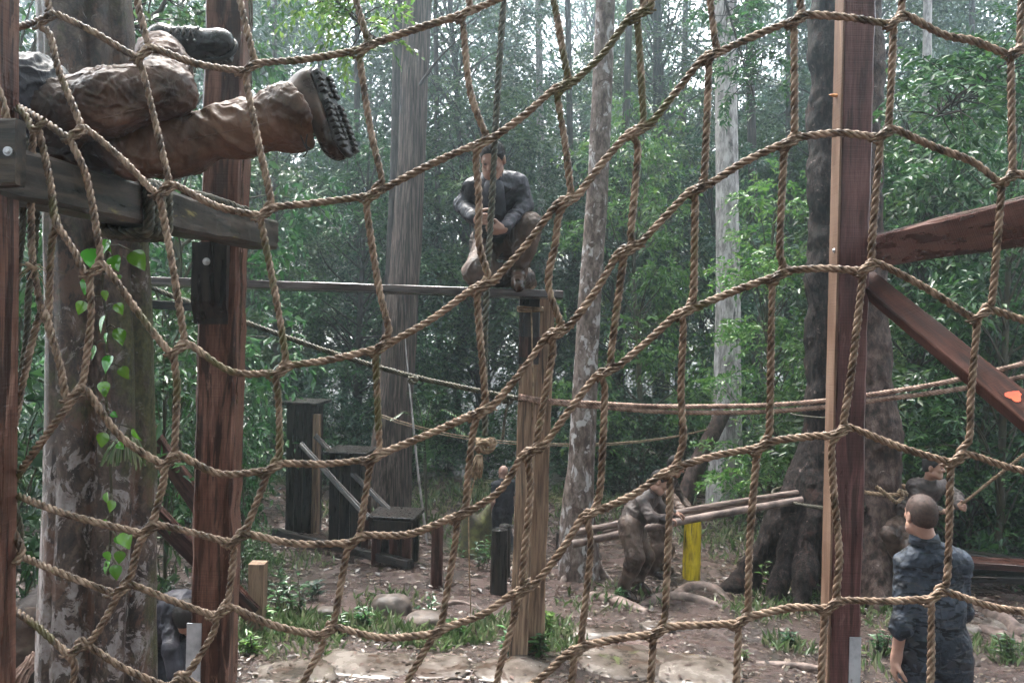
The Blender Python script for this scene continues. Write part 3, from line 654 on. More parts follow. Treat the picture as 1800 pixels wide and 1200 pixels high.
# ropes on the bolted beam
def beam_point(s): return LP['a'].lerp(LP['b'], s)
def beam_ropes():
    a, b = LP['a'], LP['b']; ax = (b-a).normalized(); B3 = basis(ax, (0,0,1)); u = Vector((B3[0][0], B3[1][0], B3[2][0])); w = Vector((B3[0][1], B3[1][1], B3[2][1]))
    # coil: several turns lashed round the beam
    def s_at(px):
        best = min(np.linspace(0, 1, 400), key=lambda s: abs(900+F*((beam_point(s)-CAM).dot(rt))/((beam_point(s)-CAM).dot(fw))-px)); return best
    s1 = s_at(238); pts = []; turns = 4.0
    for k in range(int(turns*16)+1):
        an = 2*math.pi*k/16; c, s = math.cos(an), math.sin(an); rr = .107/max(abs(c), abs(s), .78)*.86
        pts.append(beam_point(s1)+ax*(-.085+.17*k/(turns*16))+u*(c*rr-.014)+w*s*rr)
    t = tag(rope('lashing_rope', pts, .022, M_rope_dark, None, strands=4, pitch=.12), 'dark braided rope coiled round the beam under the lying soldier', 'rope')
    # a thick black rope end lying along the top of the beam, tied with twine
    s2, s3 = s_at(335), s_at(447); e = empty('rope_end', beam_point(s2), 'dark stiff rope end tied with twine on top of the beam', 'rope')
    q0 = beam_point(s2)+u*.102-w*.02; q1 = beam_point(s3)+u*.095-w*.035
    rope('rope_core', [q0, q0.lerp(q1, .5)+u*.008, q1], .024, M_rope_dark, e, strands=4, pitch=.11)
    for f_ in (.62, .70, .93):
        c0 = q0.lerp(q1, f_); ring = [c0+ax*.006*math.sin(k)+u*math.cos(k*math.pi/8)*.0275+w*math.sin(k*math.pi/8)*.0275 for k in range(34)]
        m = MB(); m.tube(ring, .004, 6); m.build('twine', M_rope_dark, e)
beam_ropes()
def loose_turns():
    pass

# ------------------------------------------------------------------ diagonal-braced short frame behind the left post
def short_frame():
    g0 = G(454, 1112); dd = (g0-CAM).dot(fw); tp = P(454, 988, dd)
    t = empty('timber_frame', g0, 'short square post with reddish slanting braces behind the tall red post', 'timber frame')
    g0 = Vector((tp.x, tp.y, gzs(tp.x, tp.y)-.05)); beam('post', tp, g0, .13, .13, M_far_post, t, rt, .006, .003, 4)
    a = P(215, 845, dd-.1); b = P(446, 1078, dd-.08); beam('brace', a, b, .14, .10, M_brown, t, fw.cross(b-a), .006, .003, 6)
    a = P(235, 720, dd+.7); b = P(408, 970, dd+.6); beam('brace', a, b, .15, .10, M_brown, t, fw.cross(b-a), .006, .003, 6)
    g1 = P(408, 900, dd+.68); beam('post', P(408, 950, dd+.68), Vector((g1.x, g1.y, gzs(g1.x, g1.y)-.05)), .12, .12, M_dark, t, rt, .006, .003, 4)
    g1 = P(226, 830, dd+.3); beam('post', P(226, 700, dd+.3), Vector((g1.x, g1.y, gzs(g1.x, g1.y)-.05)), .13, .13, M_brown, t, rt, .006, .003, 4)
    return t
short_frame()

# ------------------------------------------------------------------ long plank on its far post
def plank_platform():
    tp = P(945, 524, 6.75); base = Vector((tp.x, tp.y, gzs(tp.x, tp.y)))
    t = empty('plank_platform', base, 'high narrow plank walkway on a tan post, under the kneeling soldier', 'platform')
    a = P(150, 491, 6.42); b = P(987, 519, 6.50); beam('plank', a, b, .34, .055, M_plank, t, fw, .004, .002, 14)
    ft = Vector((tp.x-.05, tp.y, gzs(tp.x, tp.y)-.05))
    # the tan post, a darker twin bolted behind it, blocks at its head
    q = P(928, 560, 6.70); fb = P(912, 1112, 6.70); d = (fb-q).normalized(); low = q+d*((q.z-gzs(fb.x, fb.y)+.06)/-d.z)
    beam('post', P(929, 640, 6.70), low, .142, .14, M_far_post, t, rt, .006, .004, 10)
    beam('rear_post', P(956, 527, 6.88), low+rt*.12+fw*.17, .17, .15, M_far_post, t, rt, .006, .004, 10)
    beam('post_head', P(931, 527, 6.72), P(929, 640, 6.70)+d*.0, .16, .15, M_dark, t, rt, .006, .004, 4)
    beam('side_block', P(932, 592, 6.61), P(931, 628, 6.61), .17, .03, M_brown, t, rt, .003, .002, 2)
    beam('post', P(215, 500, 6.65), Vector((P(215,500,6.65).x-.06, P(215,500,6.65).y, -.1)), .17, .15, M_dark, t, rt, .006, .004, 6)
    beam('cleat', P(150, 528, 6.72), P(345, 540, 6.6), .07, .03, M_dark, t, up, .003, .002, 3)
    m = MB()
    for k in range(3):
        c = P(932, 541+k*3, 6.72); ring = [c+rt*.098*max(-1, min(1, 1.35*math.cos(a_)))+fw*.095*max(-1, min(1, 1.35*math.sin(a_)))+Vector((0,0,.006*math.sin(a_*2+k))) for a_ in np.linspace(0, 6.35, 26)]
        m.tube(ring, .007, 6)
    m.tube([P(934, 545, 6.60), P(935, 600, 6.58), P(937, 670, 6.59), P(936, 735, 6.58)], .006, 6)
    tie = m.build('tie_cord', M_rope_tan, t)
    return t
plank_platform()

# ------------------------------------------------------------------ three stepped boxes with sloping rails
def stepped_boxes():
    spec = [  # x0,x1 of the body, top y, roof x0,x1, depth, ground px y
        (503, 548, 712, 492, 562, 12.3, 'tall'), (578, 636, 800, 568, 648, 11.4, 'mid'), (652, 722, 914, 642, 730, 10.3, 'low')]
    roots = []
    for k, (x0, x1, yt, r0_, r1_, d, kind) in enumerate(spec):
        c = P((x0+x1)/2, yt, d); gzv = gzs(c.x, c.y); s = d/F; w = (r1_-r0_)*s; bw = (x1-x0)*s
        t = empty('stepped_box', (c.x, c.y, gzv), ['tallest dark wooden step box, the rear one of three', 'middle dark wooden step box between the tallest and the lowest', 'lowest dark wooden step box with open legs, nearest of three'][k], 'step box', 'stepped dark boxes')
        roots.append(t); h = c.z-gzv; dp = .55 if k < 2 else .5
        M0 = Matrix.Translation((c.x, c.y, gzv)) @ Matrix.Rotation(R(-7), 4, 'Z')
        m = MB(); m.box((-w/2, -.03, h), (w/2, dp+.05, h+.045), .008); m.build('top_board', M_dark, t, M0, smooth=False)
        if k < 2:
            nb = 3
            for j in range(nb):      # front boards
                xx0 = -bw/2+bw*j/nb; m = MB(); m.box((xx0+.004, .0+.004*(j % 2), -.06), (xx0+bw/nb-.004, .03, h-.002), .004); m.build('board', M_dark, t, M0, smooth=False)
            for j in range(3):
                m = MB(); m.box((bw/2-.03, .035+j*.165, -.06), (bw/2, .035+j*.165+.155, h-.002), .004); m.build('board', M_dark, t, M0, smooth=False)
                m = MB(); m.box((-bw/2, .035+j*.165, -.06), (-bw/2+.03, .035+j*.165+.155, h-.002), .004); m.build('board', M_dark, t, M0, smooth=False)
            m = MB(); m.box((bw/2+.004, .05, -.06), (bw/2+.10, .15, h*(.93 if k == 0 else .6)), .005); m.build('leg', M_far_post if k == 0 else M_brown, t, M0, smooth=False)
        else:
            for (sx, sy) in ((-1, 0), (1, 0), (-1, 1), (1, 1), (.15, 0)):
                x = sx*(bw/2-.05); y = .03+sy*(dp-.12)
                m = MB(); m.box((x-.055, y, -.08), (x+.055, y+.09, h-.002), .006); m.build('leg', M_brown if sy == 0 else M_dark, t, M0, smooth=False)
            m = MB(); m.box((-bw/2-.02, -.028, h-.15), (bw/2+.02, -.002, h-.003), .004); m.build('apron', M_dark, t, M0, smooth=False)
            m = MB(); m.box((-bw/2+.02, dp-.1, -.05), (bw/2-.02, dp-.08, h-.02), .004); m.build('back_board', M_dark, t, M0, smooth=False)
        # rain-wet grit on the roof: shallow chips
        g = np.random.default_rng(k); L = Leaves(); n = 60; cc = np.stack([g.uniform(-w/2+.02, w/2-.02, n), g.uniform(0, dp, n), np.full(n, h+.047)], 1); a_ = g.random(n)*6.28
        L.add(*leaf_arrays(cc, np.stack([np.cos(a_), np.sin(a_), 0*a_], 1), np.stack([0*a_, 0*a_, 1+0*a_], 1), g.uniform(.02, .06, n), g.uniform(.01, .03, n), .1)); L.build('wet_debris', M_litter, t, M0)['kind'] = 'stuff'
    # sloping rails joining the boxes
    r = empty('sloping_rail', G(640, 960), 'pale edged sloping rails linking the three step boxes', 'rail')
    for (a, b) in ((P(530, 782, 11.7), P(650, 912, 10.1)), (P(556, 768, 12.2), P(686, 898, 10.75))):
        beam('rail', a, b, .05, .08, M_dark, r, fw.cross(b-a), .006, .002, 5)
        n = Vector((0, 0, 1)); off = up*.042; beam('rail_edge', a+off, b+off, .022, .010, M_plank, r, fw.cross(b-a), .002, .001, 3)
    s = empty('base_rail', G(600, 975), 'low dark sill beam along the feet of the step boxes', 'beam')
    a = G(484, 945, .08); b = G(722, 1003, .06); beam('sill', a, b, .10, .10, M_dark, s, (0,0,1), .008, .003, 6)
stepped_boxes()

# ------------------------------------------------------------------ short log posts
def log_post(px, py_top, py_bot, wpx, mat_, label, name='log_post', group=None, tilt=0.0, cat='post', cap=None):
    g = G(px, py_bot); d = (g-CAM).dot(fw); tp = P(px, py_top, d); r = wpx*d/F/2; t = empty(name, g, label, cat, group)
    n = 14; rg = np.random.default_rng(int(px)); V = []; sd_ = 18; H = tp.z-g.z+.08
    lob = 1+.05*fbm(np.stack([np.cos(np.arange(sd_)/sd_*6.283)*1.6, np.sin(np.arange(sd_)/sd_*6.283)*1.6, np.full(sd_, px)], 1), 3, 2)
    for k in range(n+1):
        z = -.08+H*k/n; rr = r*(1+.05*(1-k/n)+.02*rg.normal())
        if k == n: rr *= .95
        for j in range(sd_): a = j/sd_*6.283; V.append((math.cos(a)*rr*lob[j]+tilt*z, math.sin(a)*rr*lob[j], z+(0.006*math.sin(a+px) if k == n else 0)))
    Fc = [(k*sd_+j, k*sd_+(j+1) % sd_, (k+1)*sd_+(j+1) % sd_, (k+1)*sd_+j) for k in range(n) for j in range(sd_)]+[tuple(n*sd_+j for j in range(sd_))]
    o = link('log', mesh('log', V, Fc), mat_, t, Matrix.Translation(g), smooth=False)
    # growth-ring face on the cut end
    m = MB(); z = H-.08
    for rr in (.85, .6, .35): m.tube([(math.cos(a)*r*rr+tilt*z, math.sin(a)*r*rr, z+.004) for a in np.linspace(0, 6.283, 20)], .003, 5)
    m.build('end_grain', mat_ if cap is None else cap, t, Matrix.Translation(g)); return t
log_post(767, 918, 1030, 21, M_brown, 'thin dark log post left of the mossy stump')
log_post(876, 930, 1042, 29, M_dark, 'thick dark log post just left of the tan platform post')
log_post(886, 922, 1012, 20, M_dark, 'thinner log post standing behind the thick dark one')
log_post(989, 934, 975, 24, M_dark, 'short dark log post behind the patched slender trunk')
log_post(1215, 914, 1018, 30, M_yellow, 'squat log post painted bright yellow', 'painted_log_post')
def mossy_stump():
    g = G(838, 978); d = (g-CAM).dot(fw); t = empty('tree_stump', g, 'mossy green stump between the two dark log posts', 'stump')
    H = 85*d/F; r = 33*d/F; sd_ = 28; n = 12; V = []
    for k in range(n+1):
        z = k/n; rr = r*(1.25-.55*z**.6)
        for j in range(sd_):
            a = j/sd_*6.283; q = 1+.22*vn(np.array([[math.cos(a)*1.5, math.sin(a)*1.5, z*1.2]]), 8)[0]; hh = H*z*(1+.18*math.sin(a*2+1)*z)
            V.append((math.cos(a)*rr*q, math.sin(a)*rr*q, hh-.05))
    V.append((0, 0, H*.86)); Fc = [(k*sd_+j, k*sd_+(j+1) % sd_, (k+1)*sd_+(j+1) % sd_, (k+1)*sd_+j) for k in range(n) for j in range(sd_)]+[(n*sd_+j, n*sd_+(j+1) % sd_, (n+1)*sd_) for j in range(sd_)]
    Mm = mat('mossy_stump_bark', [(.02,.017,.011),(.055,.05,.02),(.10,.105,.035)], 9, rough=(.6,.9), bmp=.8, bscale=40, patch=((.04,.028,.02), 4, .56))
    link('trunk', mesh('trunk', V, Fc), Mm, t, Matrix.Translation(g))
    gg = np.random.default_rng(2); L = Leaves(); k = 130; a = gg.random(k)*6.28; c = np.stack([np.cos(a)*r*1.2*gg.uniform(.8, 1.3, k), np.sin(a)*r*1.2*gg.uniform(.8, 1.3, k), gg.uniform(.0, .35, k)*H], 1)
    L.add(*leaf_arrays(c, np.stack([np.cos(a), np.sin(a), gg.uniform(-.3, 1, k)], 1), np.stack([np.cos(a)*.3, np.sin(a)*.3, np.ones(k)], 1), gg.uniform(.06, .15, k), gg.uniform(.025, .06, k), .2)); L.build('weeds', M_leaf_mid, t, Matrix.Translation(g))['kind'] = 'stuff'
mossy_stump()

# ------------------------------------------------------------------ plank stack at the right
def plank_stack():
    rows = [((1640, 968), (1990, 1010), 9.9, .0), ((1655, 985), (1900, 1000), 9.4, .0), ((1700, 1012), (2000, 1020), 9.2, .0), ((1690, 998), (1960, 985), 9.9, .0)]
    lbs = ['top plank of the dark stack at the right edge', 'short reddish plank jutting from the dark stack at the right edge', 'lowest plank of the dark stack at the right edge', 'rear plank of the dark stack at the right edge']
    for k, ((x0, y0), (x1, y1), d, _) in enumerate(rows):
        a = P(x0, y0, d); b = P(x1, y1, d-.8 if k != 3 else d+.4)
        e = empty('plank', a.lerp(b, .5), lbs[k], 'plank', 'planks stacked at the right edge'); beam('board', a, b, .24, .07, [M_dark, M_brown, M_dark, M_dark][k], e, fw, .006, .003, 6)
plank_stack()
# ------------------------------------------------------------------ trees
def trunk_vf(pts, rad, sides=20, lobes=.06, nz=1.6, seed=0, ds=.12, rough=.02):
    c = crom(pts, ds); p, t, A, B = frames(c); n = len(p)
    s = np.linspace(0, 1, n); r = np.interp(s, np.linspace(0, 1, len(rad)), rad)
    th = np.arange(sides)*2*math.pi/sides; cs = np.stack([np.cos(th), np.sin(th)], 1)
    q = np.concatenate([np.repeat(cs[None]*nz, n, 0), np.broadcast_to((s*np.linalg.norm(p[-1]-p[0])*.35)[:, None, None], (n, sides, 1))], 2).reshape(-1, 3)
    w = (1+lobes*fbm(q+seed*3.1, 3, seed)+rough*fbm(q*np.array([3, 3, 6.])+seed, 3, seed+9)).reshape(n, sides)
    v = p[:, None]+(r[:, None]*w)[:, :, None]*(cs[None, :, :1]*A[:, None]+cs[None, :, 1:]*B[:, None])
    i = np.arange(n-1)[:, None]*sides; j = np.arange(sides)[None]; j2 = (j+1) % sides
    f = np.stack([i+j, i+j2, i+sides+j2, i+sides+j], -1).reshape(-1, 4); return v.reshape(-1, 3), f
def limb_vf(a, b, r0_, r1_, sag=.0, seed=0):
    a = np.array(a, float); b = np.array(b, float); g = np.random.default_rng(seed); m = (a+b)/2+g.normal(0, .06, 3)*np.linalg.norm(b-a)+np.array([0, 0, sag])
    return trunk_vf([a, m, b], [r0_, (r0_+r1_)/2, r1_], 7, .02, 1, seed, .25, 0)
def twig_leaves(L, c0, d0, n0, length, k, leaf, wr, g, droop=.5):
    """a batch of twigs: c0 bases, d0 directions, n0 normals (m,3); k leaves along each"""
    m = len(c0); t = (np.arange(k)+.6)/k
    s = np.cross(d0, n0); s /= np.linalg.norm(s, axis=1)[:, None]+1e-9
    pos = c0[:, None]+d0[:, None]*(t[None, :, None]*length[:, None, None])-np.array([0, 0, 1.])*(droop*length[:, None]*t[None]**2*.6)[:, :, None]
    sg = np.where(np.arange(k) % 2 == 0, 1., -1.)[None, :, None]
    d = d0[:, None]*.55+s[:, None]*sg*.85-np.array([0, 0, 1.])*(droop*t[None, :, None]*.7)+g.normal(0, .28, (m, k, 3))
    n = n0[:, None]+g.normal(0, .35, (m, k, 3)); sz = leaf*g.uniform(.65, 1.25, (m, k))*(1-.25*t[None])
    L.add(*leaf_arrays(pos.reshape(-1, 3), d.reshape(-1, 3), n.reshape(-1, 3), sz.ravel(), (sz*wr*g.uniform(.8, 1.2, (m, k))).ravel(), .18, .12))
def crown_data(seed, H, R_, z0, nclump, twigs, k, leaf, wr=.42, trunk_r=.06, spread=.5, flat=.45, lean=0.0):
    """a tree of its own space: returns (trunk verts, faces) and Leaves. clumps of sprays round limb ends with gaps between them"""
    g = np.random.default_rng(seed); L = Leaves(); TV = []; TF = []; nt_ = 0
    def addt(vf):
        nonlocal nt_; TV.append(vf[0]); TF.append(vf[1]+nt_); nt_ += len(vf[0])
    wob = g.normal(0, .03*H, (3, 2)); axis = [np.array([0, 0, -.15]), np.array([wob[0, 0]*.4, wob[0, 1]*.4, H*.33]), np.array([wob[1, 0]*.7+lean*.4, wob[1, 1]*.7, H*.66]), np.array([wob[2, 0]*.8+lean, wob[2, 1]*.8, H*.97])]
    addt(trunk_vf(axis, [trunk_r*1.25, trunk_r, trunk_r*.75, trunk_r*.3], 9, .05, 1.2, seed, .35))
    ac = crom(axis, .1); zs = ac[:, 2]
    for q in range(nclump):
        u = (q+g.random())/nclump; z = z0+(H-z0)*u; ai = np.argmin(np.abs(zs-z*.9)); base = ac[max(0, ai-6)]
        rr = R_*(.30+.70*math.sin(math.pi*min(1, .18+.82*u))**.8)*g.uniform(.35, 1.0); an = q*2.399+g.normal(0, .5)
        c = np.array([ac[ai][0]+rr*math.cos(an), ac[ai][1]+rr*math.sin(an), z+g.normal(0, .05)*H])
        addt(limb_vf(base, c, trunk_r*.38, trunk_r*.10, .08, seed*50+q))
        m = int(twigs*g.uniform(.6, 1.35)); cs = spread*g.uniform(.7, 1.35)
        o = rand_unit(g, m)*(g.random((m, 1))**.5)*np.array([cs, cs, cs*flat]); c0 = c+o
        d0 = o*np.array([1, 1, .5])+rand_unit(g, m)*cs*.45+np.array([math.cos(an), math.sin(an), 0])*cs*.35; d0 /= np.linalg.norm(d0, axis=1)[:, None]+1e-9
        n0 = np.array([0, 0, 1.])+g.normal(0, .38, (m, 3)); twig_leaves(L, c0, d0, n0, cs*g.uniform(.55, 1.1, m), k, leaf, wr, g)
    return (np.concatenate(TV), np.concatenate(TF)), L
PROTO = {}
def proto(key, **kw):
    (tv, tf), L = crown_data(**kw); a = mesh(key+'_trunk', tv, tf); a.polygons.foreach_set('use_smooth', [True]*len(a.polygons)); b = L.me(key+'_crown'); PROTO[key] = (a, b)
def plant(key, name, loc, s, rot, lm, tm, label, cat, group=None, parts=('trunk', 'crown'), sz=None):
    e = empty(name, loc, label, cat, group); e.rotation_euler = (0, 0, rot); e.scale = (s, s, s*(sz or 1))
    for me, nm, mm in zip(PROTO[key], parts, (tm, lm)):
        if not me.materials: me.materials.append(mm)
        o = bpy.data.objects.new(nm, me); col.objects.link(o); o.parent = e
        if me.materials[0] != mm: o.material_slots[0].link = 'OBJECT'; o.material_slots[0].material = mm
    return e
# understory trees (fine leaf), broad-leaved saplings, shrubs, high crowns
for k in range(5): proto('under%d' % k, seed=100+k, H=9.0, R_=2.3, z0=1.2, nclump=46, twigs=24, k=11, leaf=.17, wr=.42, trunk_r=.085, spread=.62, lean=[0, .6, -.5, .2, -.8][k])
for k in range(3): proto('canopy%d' % k, seed=120+k, H=16.0, R_=3.2, z0=5.0, nclump=64, twigs=26, k=11, leaf=.20, wr=.42, trunk_r=.12, spread=.85, lean=[0, .8, -.7][k])
for k in range(3): proto('broad%d' % k, seed=140+k, H=6.0, R_=1.7, z0=.5, nclump=38, twigs=20, k=9, leaf=.155, wr=.40, trunk_r=.05, spread=.46, flat=.5)
for k in range(4): proto('shrub%d' % k, seed=170+k, H=1.6, R_=.75, z0=.15, nclump=20, twigs=13, k=8, leaf=.115, wr=.42, trunk_r=.02, spread=.27, flat=.6)
for k in range(2): proto('high%d' % k, seed=190+k, H=7.5, R_=3.4, z0=.8, nclump=44, twigs=20, k=11, leaf=.19, wr=.42, trunk_r=.12, spread=.75, flat=.45)

def tall_tree(name, pts, rad, bark_, label, seed, crown=None, group=None, sides=22, lobes=.07, rough=.03, ds=.14, crown_s=1.0, roots=()):
    base = Vector(pts[0]); e = empty(name, base, label, 'tree', group)
    v, f = trunk_vf(pts, rad, sides, lobes, 1.8, seed, ds, rough)
    V = [v]; Fc = [f]; n = len(v)
    for (q0, q1, r0_, r1_) in roots:
        a = Vector(q0); b = Vector(q1); m_ = a.lerp(b, .55); m_.z = a.z+(b.z-a.z)*.72
        v2, f2 = trunk_vf([a, m_, b], [r0_, (r0_+r1_)*.45, r1_], 10, .12, 1.5, seed+3, .1, .05); V.append(v2); Fc.append(f2+n); n += len(v2)
    link('trunk', mesh('trunk', np.concatenate(V), np.concatenate(Fc)), bark_, e)
    if crown:
        me = PROTO[crown][1]; o = bpy.data.objects.new('crown', me); col.objects.link(o)
        if not me.materials: me.materials.append(M_leaf_cool)
        o.parent = e; o.location = Vector(pts[-1])-base-Vector((0, 0, (1.2 if base.y > 19 else .2)*crown_s)); o.rotation_euler = (0, 0, seed*1.7); o.scale = (crown_s,)*3
        lm = mesh('limb', *limb_vf(np.array(pts[-2])*.4+np.array(pts[-1])*.6, np.array(pts[-1])+np.array([.4, .3, 1.6]), rad[-1], .03, .1, seed)); link('limb', lm, bark_, e)
    return e
def up_pts(pxs, d, zext=2.0):
    """trunk centre line from (px,py) pairs at depth d, foot on the ground"""
    q = [P(x, y, d) for x, y in pxs]; f = q[0]; q[0] = Vector((f.x, f.y, gzs(f.x, f.y)-.1)); t = q[-1]+(q[-1]-q[-2]).normalized()*zext; return q+[t]
# the lichen-patched tree at the left, close to the camera
def left_tree():
    d = 3.75; pts = [P(172, 1560, d), P(172, 1200, d), P(178, 1000, d), P(182, 800, d), P(180, 600, d), P(172, 400, d), P(158, 100, d), P(150, -200, d)]; q = pts[0]; pts[0] = Vector((pts[1].x, q.y, -.1))
    pts.append(pts[-1]+Vector((0, 0, 3.2))); k = d/F
    e = empty('lichen_tree', Vector((pts[0].x, pts[0].y, gzs(pts[0].x, pts[0].y))), 'big lichen patched trunk at the left with climbing vine leaves', 'tree')
    v, f = trunk_vf(pts, [118*k, 98*k, 91*k, 86*k, 79*k, 74*k, 66*k, 62*k, 48*k], 64, .05, 1.5, 4, .035, .03)
    # long vertical fluting
    c = np.array(crom(pts, .035)); cx = np.interp(v[:, 2], c[:, 2], c[:, 0]); cyy = np.interp(v[:, 2], c[:, 2], c[:, 1]); th = np.arctan2(v[:, 1]-cyy, v[:, 0]-cx)
    fl = np.zeros(len(v))
    for a0, w_, dep in ((-1.25, .10, .045), (-2.2, .08, .02), (-.55, .12, .03), (.6, .2, .04), (2.2, .2, .04)):
        a1 = a0+.12*np.sin(v[:, 2]*1.3+a0*3); fl -= dep*np.exp(-((th-a1)/w_)**2)
    v[:, 0] = cx+(v[:, 0]-cx)*(1+fl/ .2); v[:, 1] = cyy+(v[:, 1]-cyy)*(1+fl/.2)
    link('trunk', mesh('trunk', v, f), M_bark_left, e)
    me = PROTO['high0'][1]; me.materials.append(M_leaf_mid) if not me.materials else None
    o = bpy.data.objects.new('crown', me); col.objects.link(o); o.parent = e; o.location = (0, 0.8, pts[-1].z-1.6-e.location.z); o.scale = (.8, .8, .8)
    return e, d
left_tree_obj, LTD = left_tree()
# big leaves of the vine, each its own piece
def vine():
    Z4 = [(400,180,1.25),(490,130,.95),(510,205,.95),(600,190,1.2),(400,305,.95),(378,405,.8),(478,475,1.05),(535,535,.9),(428,605,.85),(500,655,1.0),(550,700,.8),(460,770,.85),(450,865,.6),(600,978,.85),(473,1000,.85)]
    lv = [(x/2.5714, 380+y/2.5714, s) for x, y, s in Z4]+[(480/2.5714, 734+355/2.5714, .7), (550/2.5714, 734+545/2.5714, 1.0), (545/2.5714, 734+620/2.5714, .75), (525/2.5714, 734+685/2.5714, .85)]
    gx = np.random.default_rng(44)
    for k in range(16): yy = gx.uniform(420, 1010); lv.append((190+12*math.sin(yy/60)+gx.normal(0, 13), yy, gx.uniform(.35, .7)))
    e = empty('climbing_vine', P(200, 1000, 3.5), 'climbing vine with bright green heart shaped leaves on the big left trunk', 'vine')
    g = np.random.default_rng(12)
    # heart-shaped leaf outline, cupped, with a midrib
    n = 12; prof = []
    for k in range(n+1):
        t = k/n; w = .46*math.sin(math.pi*min(1, t**.62))**.9*(1-.25*t); prof.append((t, w))
    V = []; Fc = []
    for t, w in prof:
        for s_ in (-1, -.5, 0, .5, 1): V.append((s_*w, t-.08*(1-abs(s_))*0+(.10*abs(s_)*max(0, .25-t)*-2), .10*abs(s_)**1.5*w*2-.28*t*t))
    for k in range(n):
        for j in range(4): Fc.append((k*5+j, k*5+j+1, (k+1)*5+j+1, (k+1)*5+j))
    base_me = mesh('vine_leaf', V, Fc); base_me.materials.append(M_vine); base_me.polygons.foreach_set('use_smooth', [True]*len(base_me.polygons))
    dd = 3.75-.40; st = []
    for (x, y, s) in lv:
        sz = .070*s; p = P(x, y-sz*.5/ (dd/F)*.6, dd-.02+.05*g.random()); o = bpy.data.objects.new('leaf', base_me); col.objects.link(o); o.parent = e
        tip = Vector((g.normal(0, .5)+(.3 if x > 195 else -.1), -.25+g.normal(0, .15), -1)).normalized(); nrm = Vector((g.normal(0, .55)-.1, -.75, .55+g.normal(0, .25))).normalized()
        xx = tip.cross(nrm).normalized(); zz = xx.cross(tip).normalized(); Mx = Matrix((xx*sz, tip*sz, zz*sz)).transposed().to_4x4(); Mx.translation = p-e.location; o.matrix_basis = Mx; st.append((y, x, p))
    st.sort(key=lambda q: q[0]); main = [P(190, 1010, dd+.10), P(196, 900, dd+.09), P(192, 780, dd+.08), P(186, 680, dd+.08), P(188, 570, dd+.08), P(180, 500, dd+.08), P(192, 430, dd+.08), P(200, 405, dd+.08)]
    m = MB(); m.tube(crom(main, .03), .006, 6)
    for y, x, p in st: 
        q = min([Vector(c) for c in crom(main, .03)], key=lambda c: (c-p).length); m.tube([q, q.lerp(p, .5)+Vector((0, -.01, .012)), p], .003, 5)
    m.build('stem', M_stem, e)
    # tuft of strap leaves lower down
    b = empty('air_plant', P(228, 775, 3.36), 'small tuft of thin strap leaves growing on the big left trunk', 'plant'); k = 46; L = Leaves(); c = np.repeat(np.array([tuple(P(228, 775, 3.39))]), k, 0)+g.normal(0, .008, (k, 3))
    for k_ in range(k):
        a = g.normal(0, .75); pts = [c[k_], c[k_]+np.array([math.sin(a)*.035, -.03, .012]), c[k_]+np.array([math.sin(a)*.065, -.05, -.015-.03*g.random()]), c[k_]+np.array([math.sin(a)*.08, -.05, -.06-.05*g.random()])]
        pp = np.array(pts); w = .0028; vv = np.concatenate([pp+[w, 0, 0], pp-[w, 0, 0]]); L.add(vv, np.array([(0, 1, 5), (0, 5, 4), (1, 2, 6), (1, 6, 5), (2, 3, 7), (2, 7, 6)]))
    L.build('strap_leaves', M_grass, b)
vine()

tall_tree('fibrous_tree', up_pts([(680, 905), (688, 780), (705, 560), (722, 300), (735, -40)], 15.8, 1.0), [.44, .31, .275, .26, .25, .235], M_bark_fib, 'thick trunk with stringy grey bark left of the kneeling soldier', 11, 'high1', crown_s=.7, sides=40, lobes=.10, rough=.05)
tall_tree('slender_tree', up_pts([(672, 880), (684, 600), (697, 300), (703, -40)], 18.5, 1.0), [.20, .16, .15, .14, .13], M_bark_far, 'thin dark trunk half hidden behind the stringy barked trunk', 12, 'high0', crown_s=.7)
q = up_pts([(1022, 1035), (1016, 900), (1024, 780), (1034, 560), (1052, 300), (1066, -40)], 9.9, 1.0); b0 = q[0]
tall_tree('patched_tree', q, [.27, .155, .135, .128, .120, .110, .10], M_bark_pale, 'slender trunk with white and brown patched bark near the centre', 13, 'high0', crown_s=.55, sides=26, lobes=.05,
          roots=[(b0+Vector((0, -.05, .55)), b0+Vector((.42, -.15, .02)), .10, .03), (b0+Vector((0, 0, .5)), b0+Vector((-.30, -.22, .02)), .11, .04), (b0+Vector((.02, -.05, .4)), b0+Vector((.08, -.35, .02)), .09, .04)])
tall_tree('pale_tree', up_pts([(1272, 900), (1276, 780), (1280, 560), (1278, 300), (1272, -40)], 16.0, 1.0), [.36, .26, .22, .205, .19, .17], M_bark_grey, 'pale grey trunk right of centre with dark collar patches', 14, 'high1', crown_s=.7, sides=28, lobes=.06)
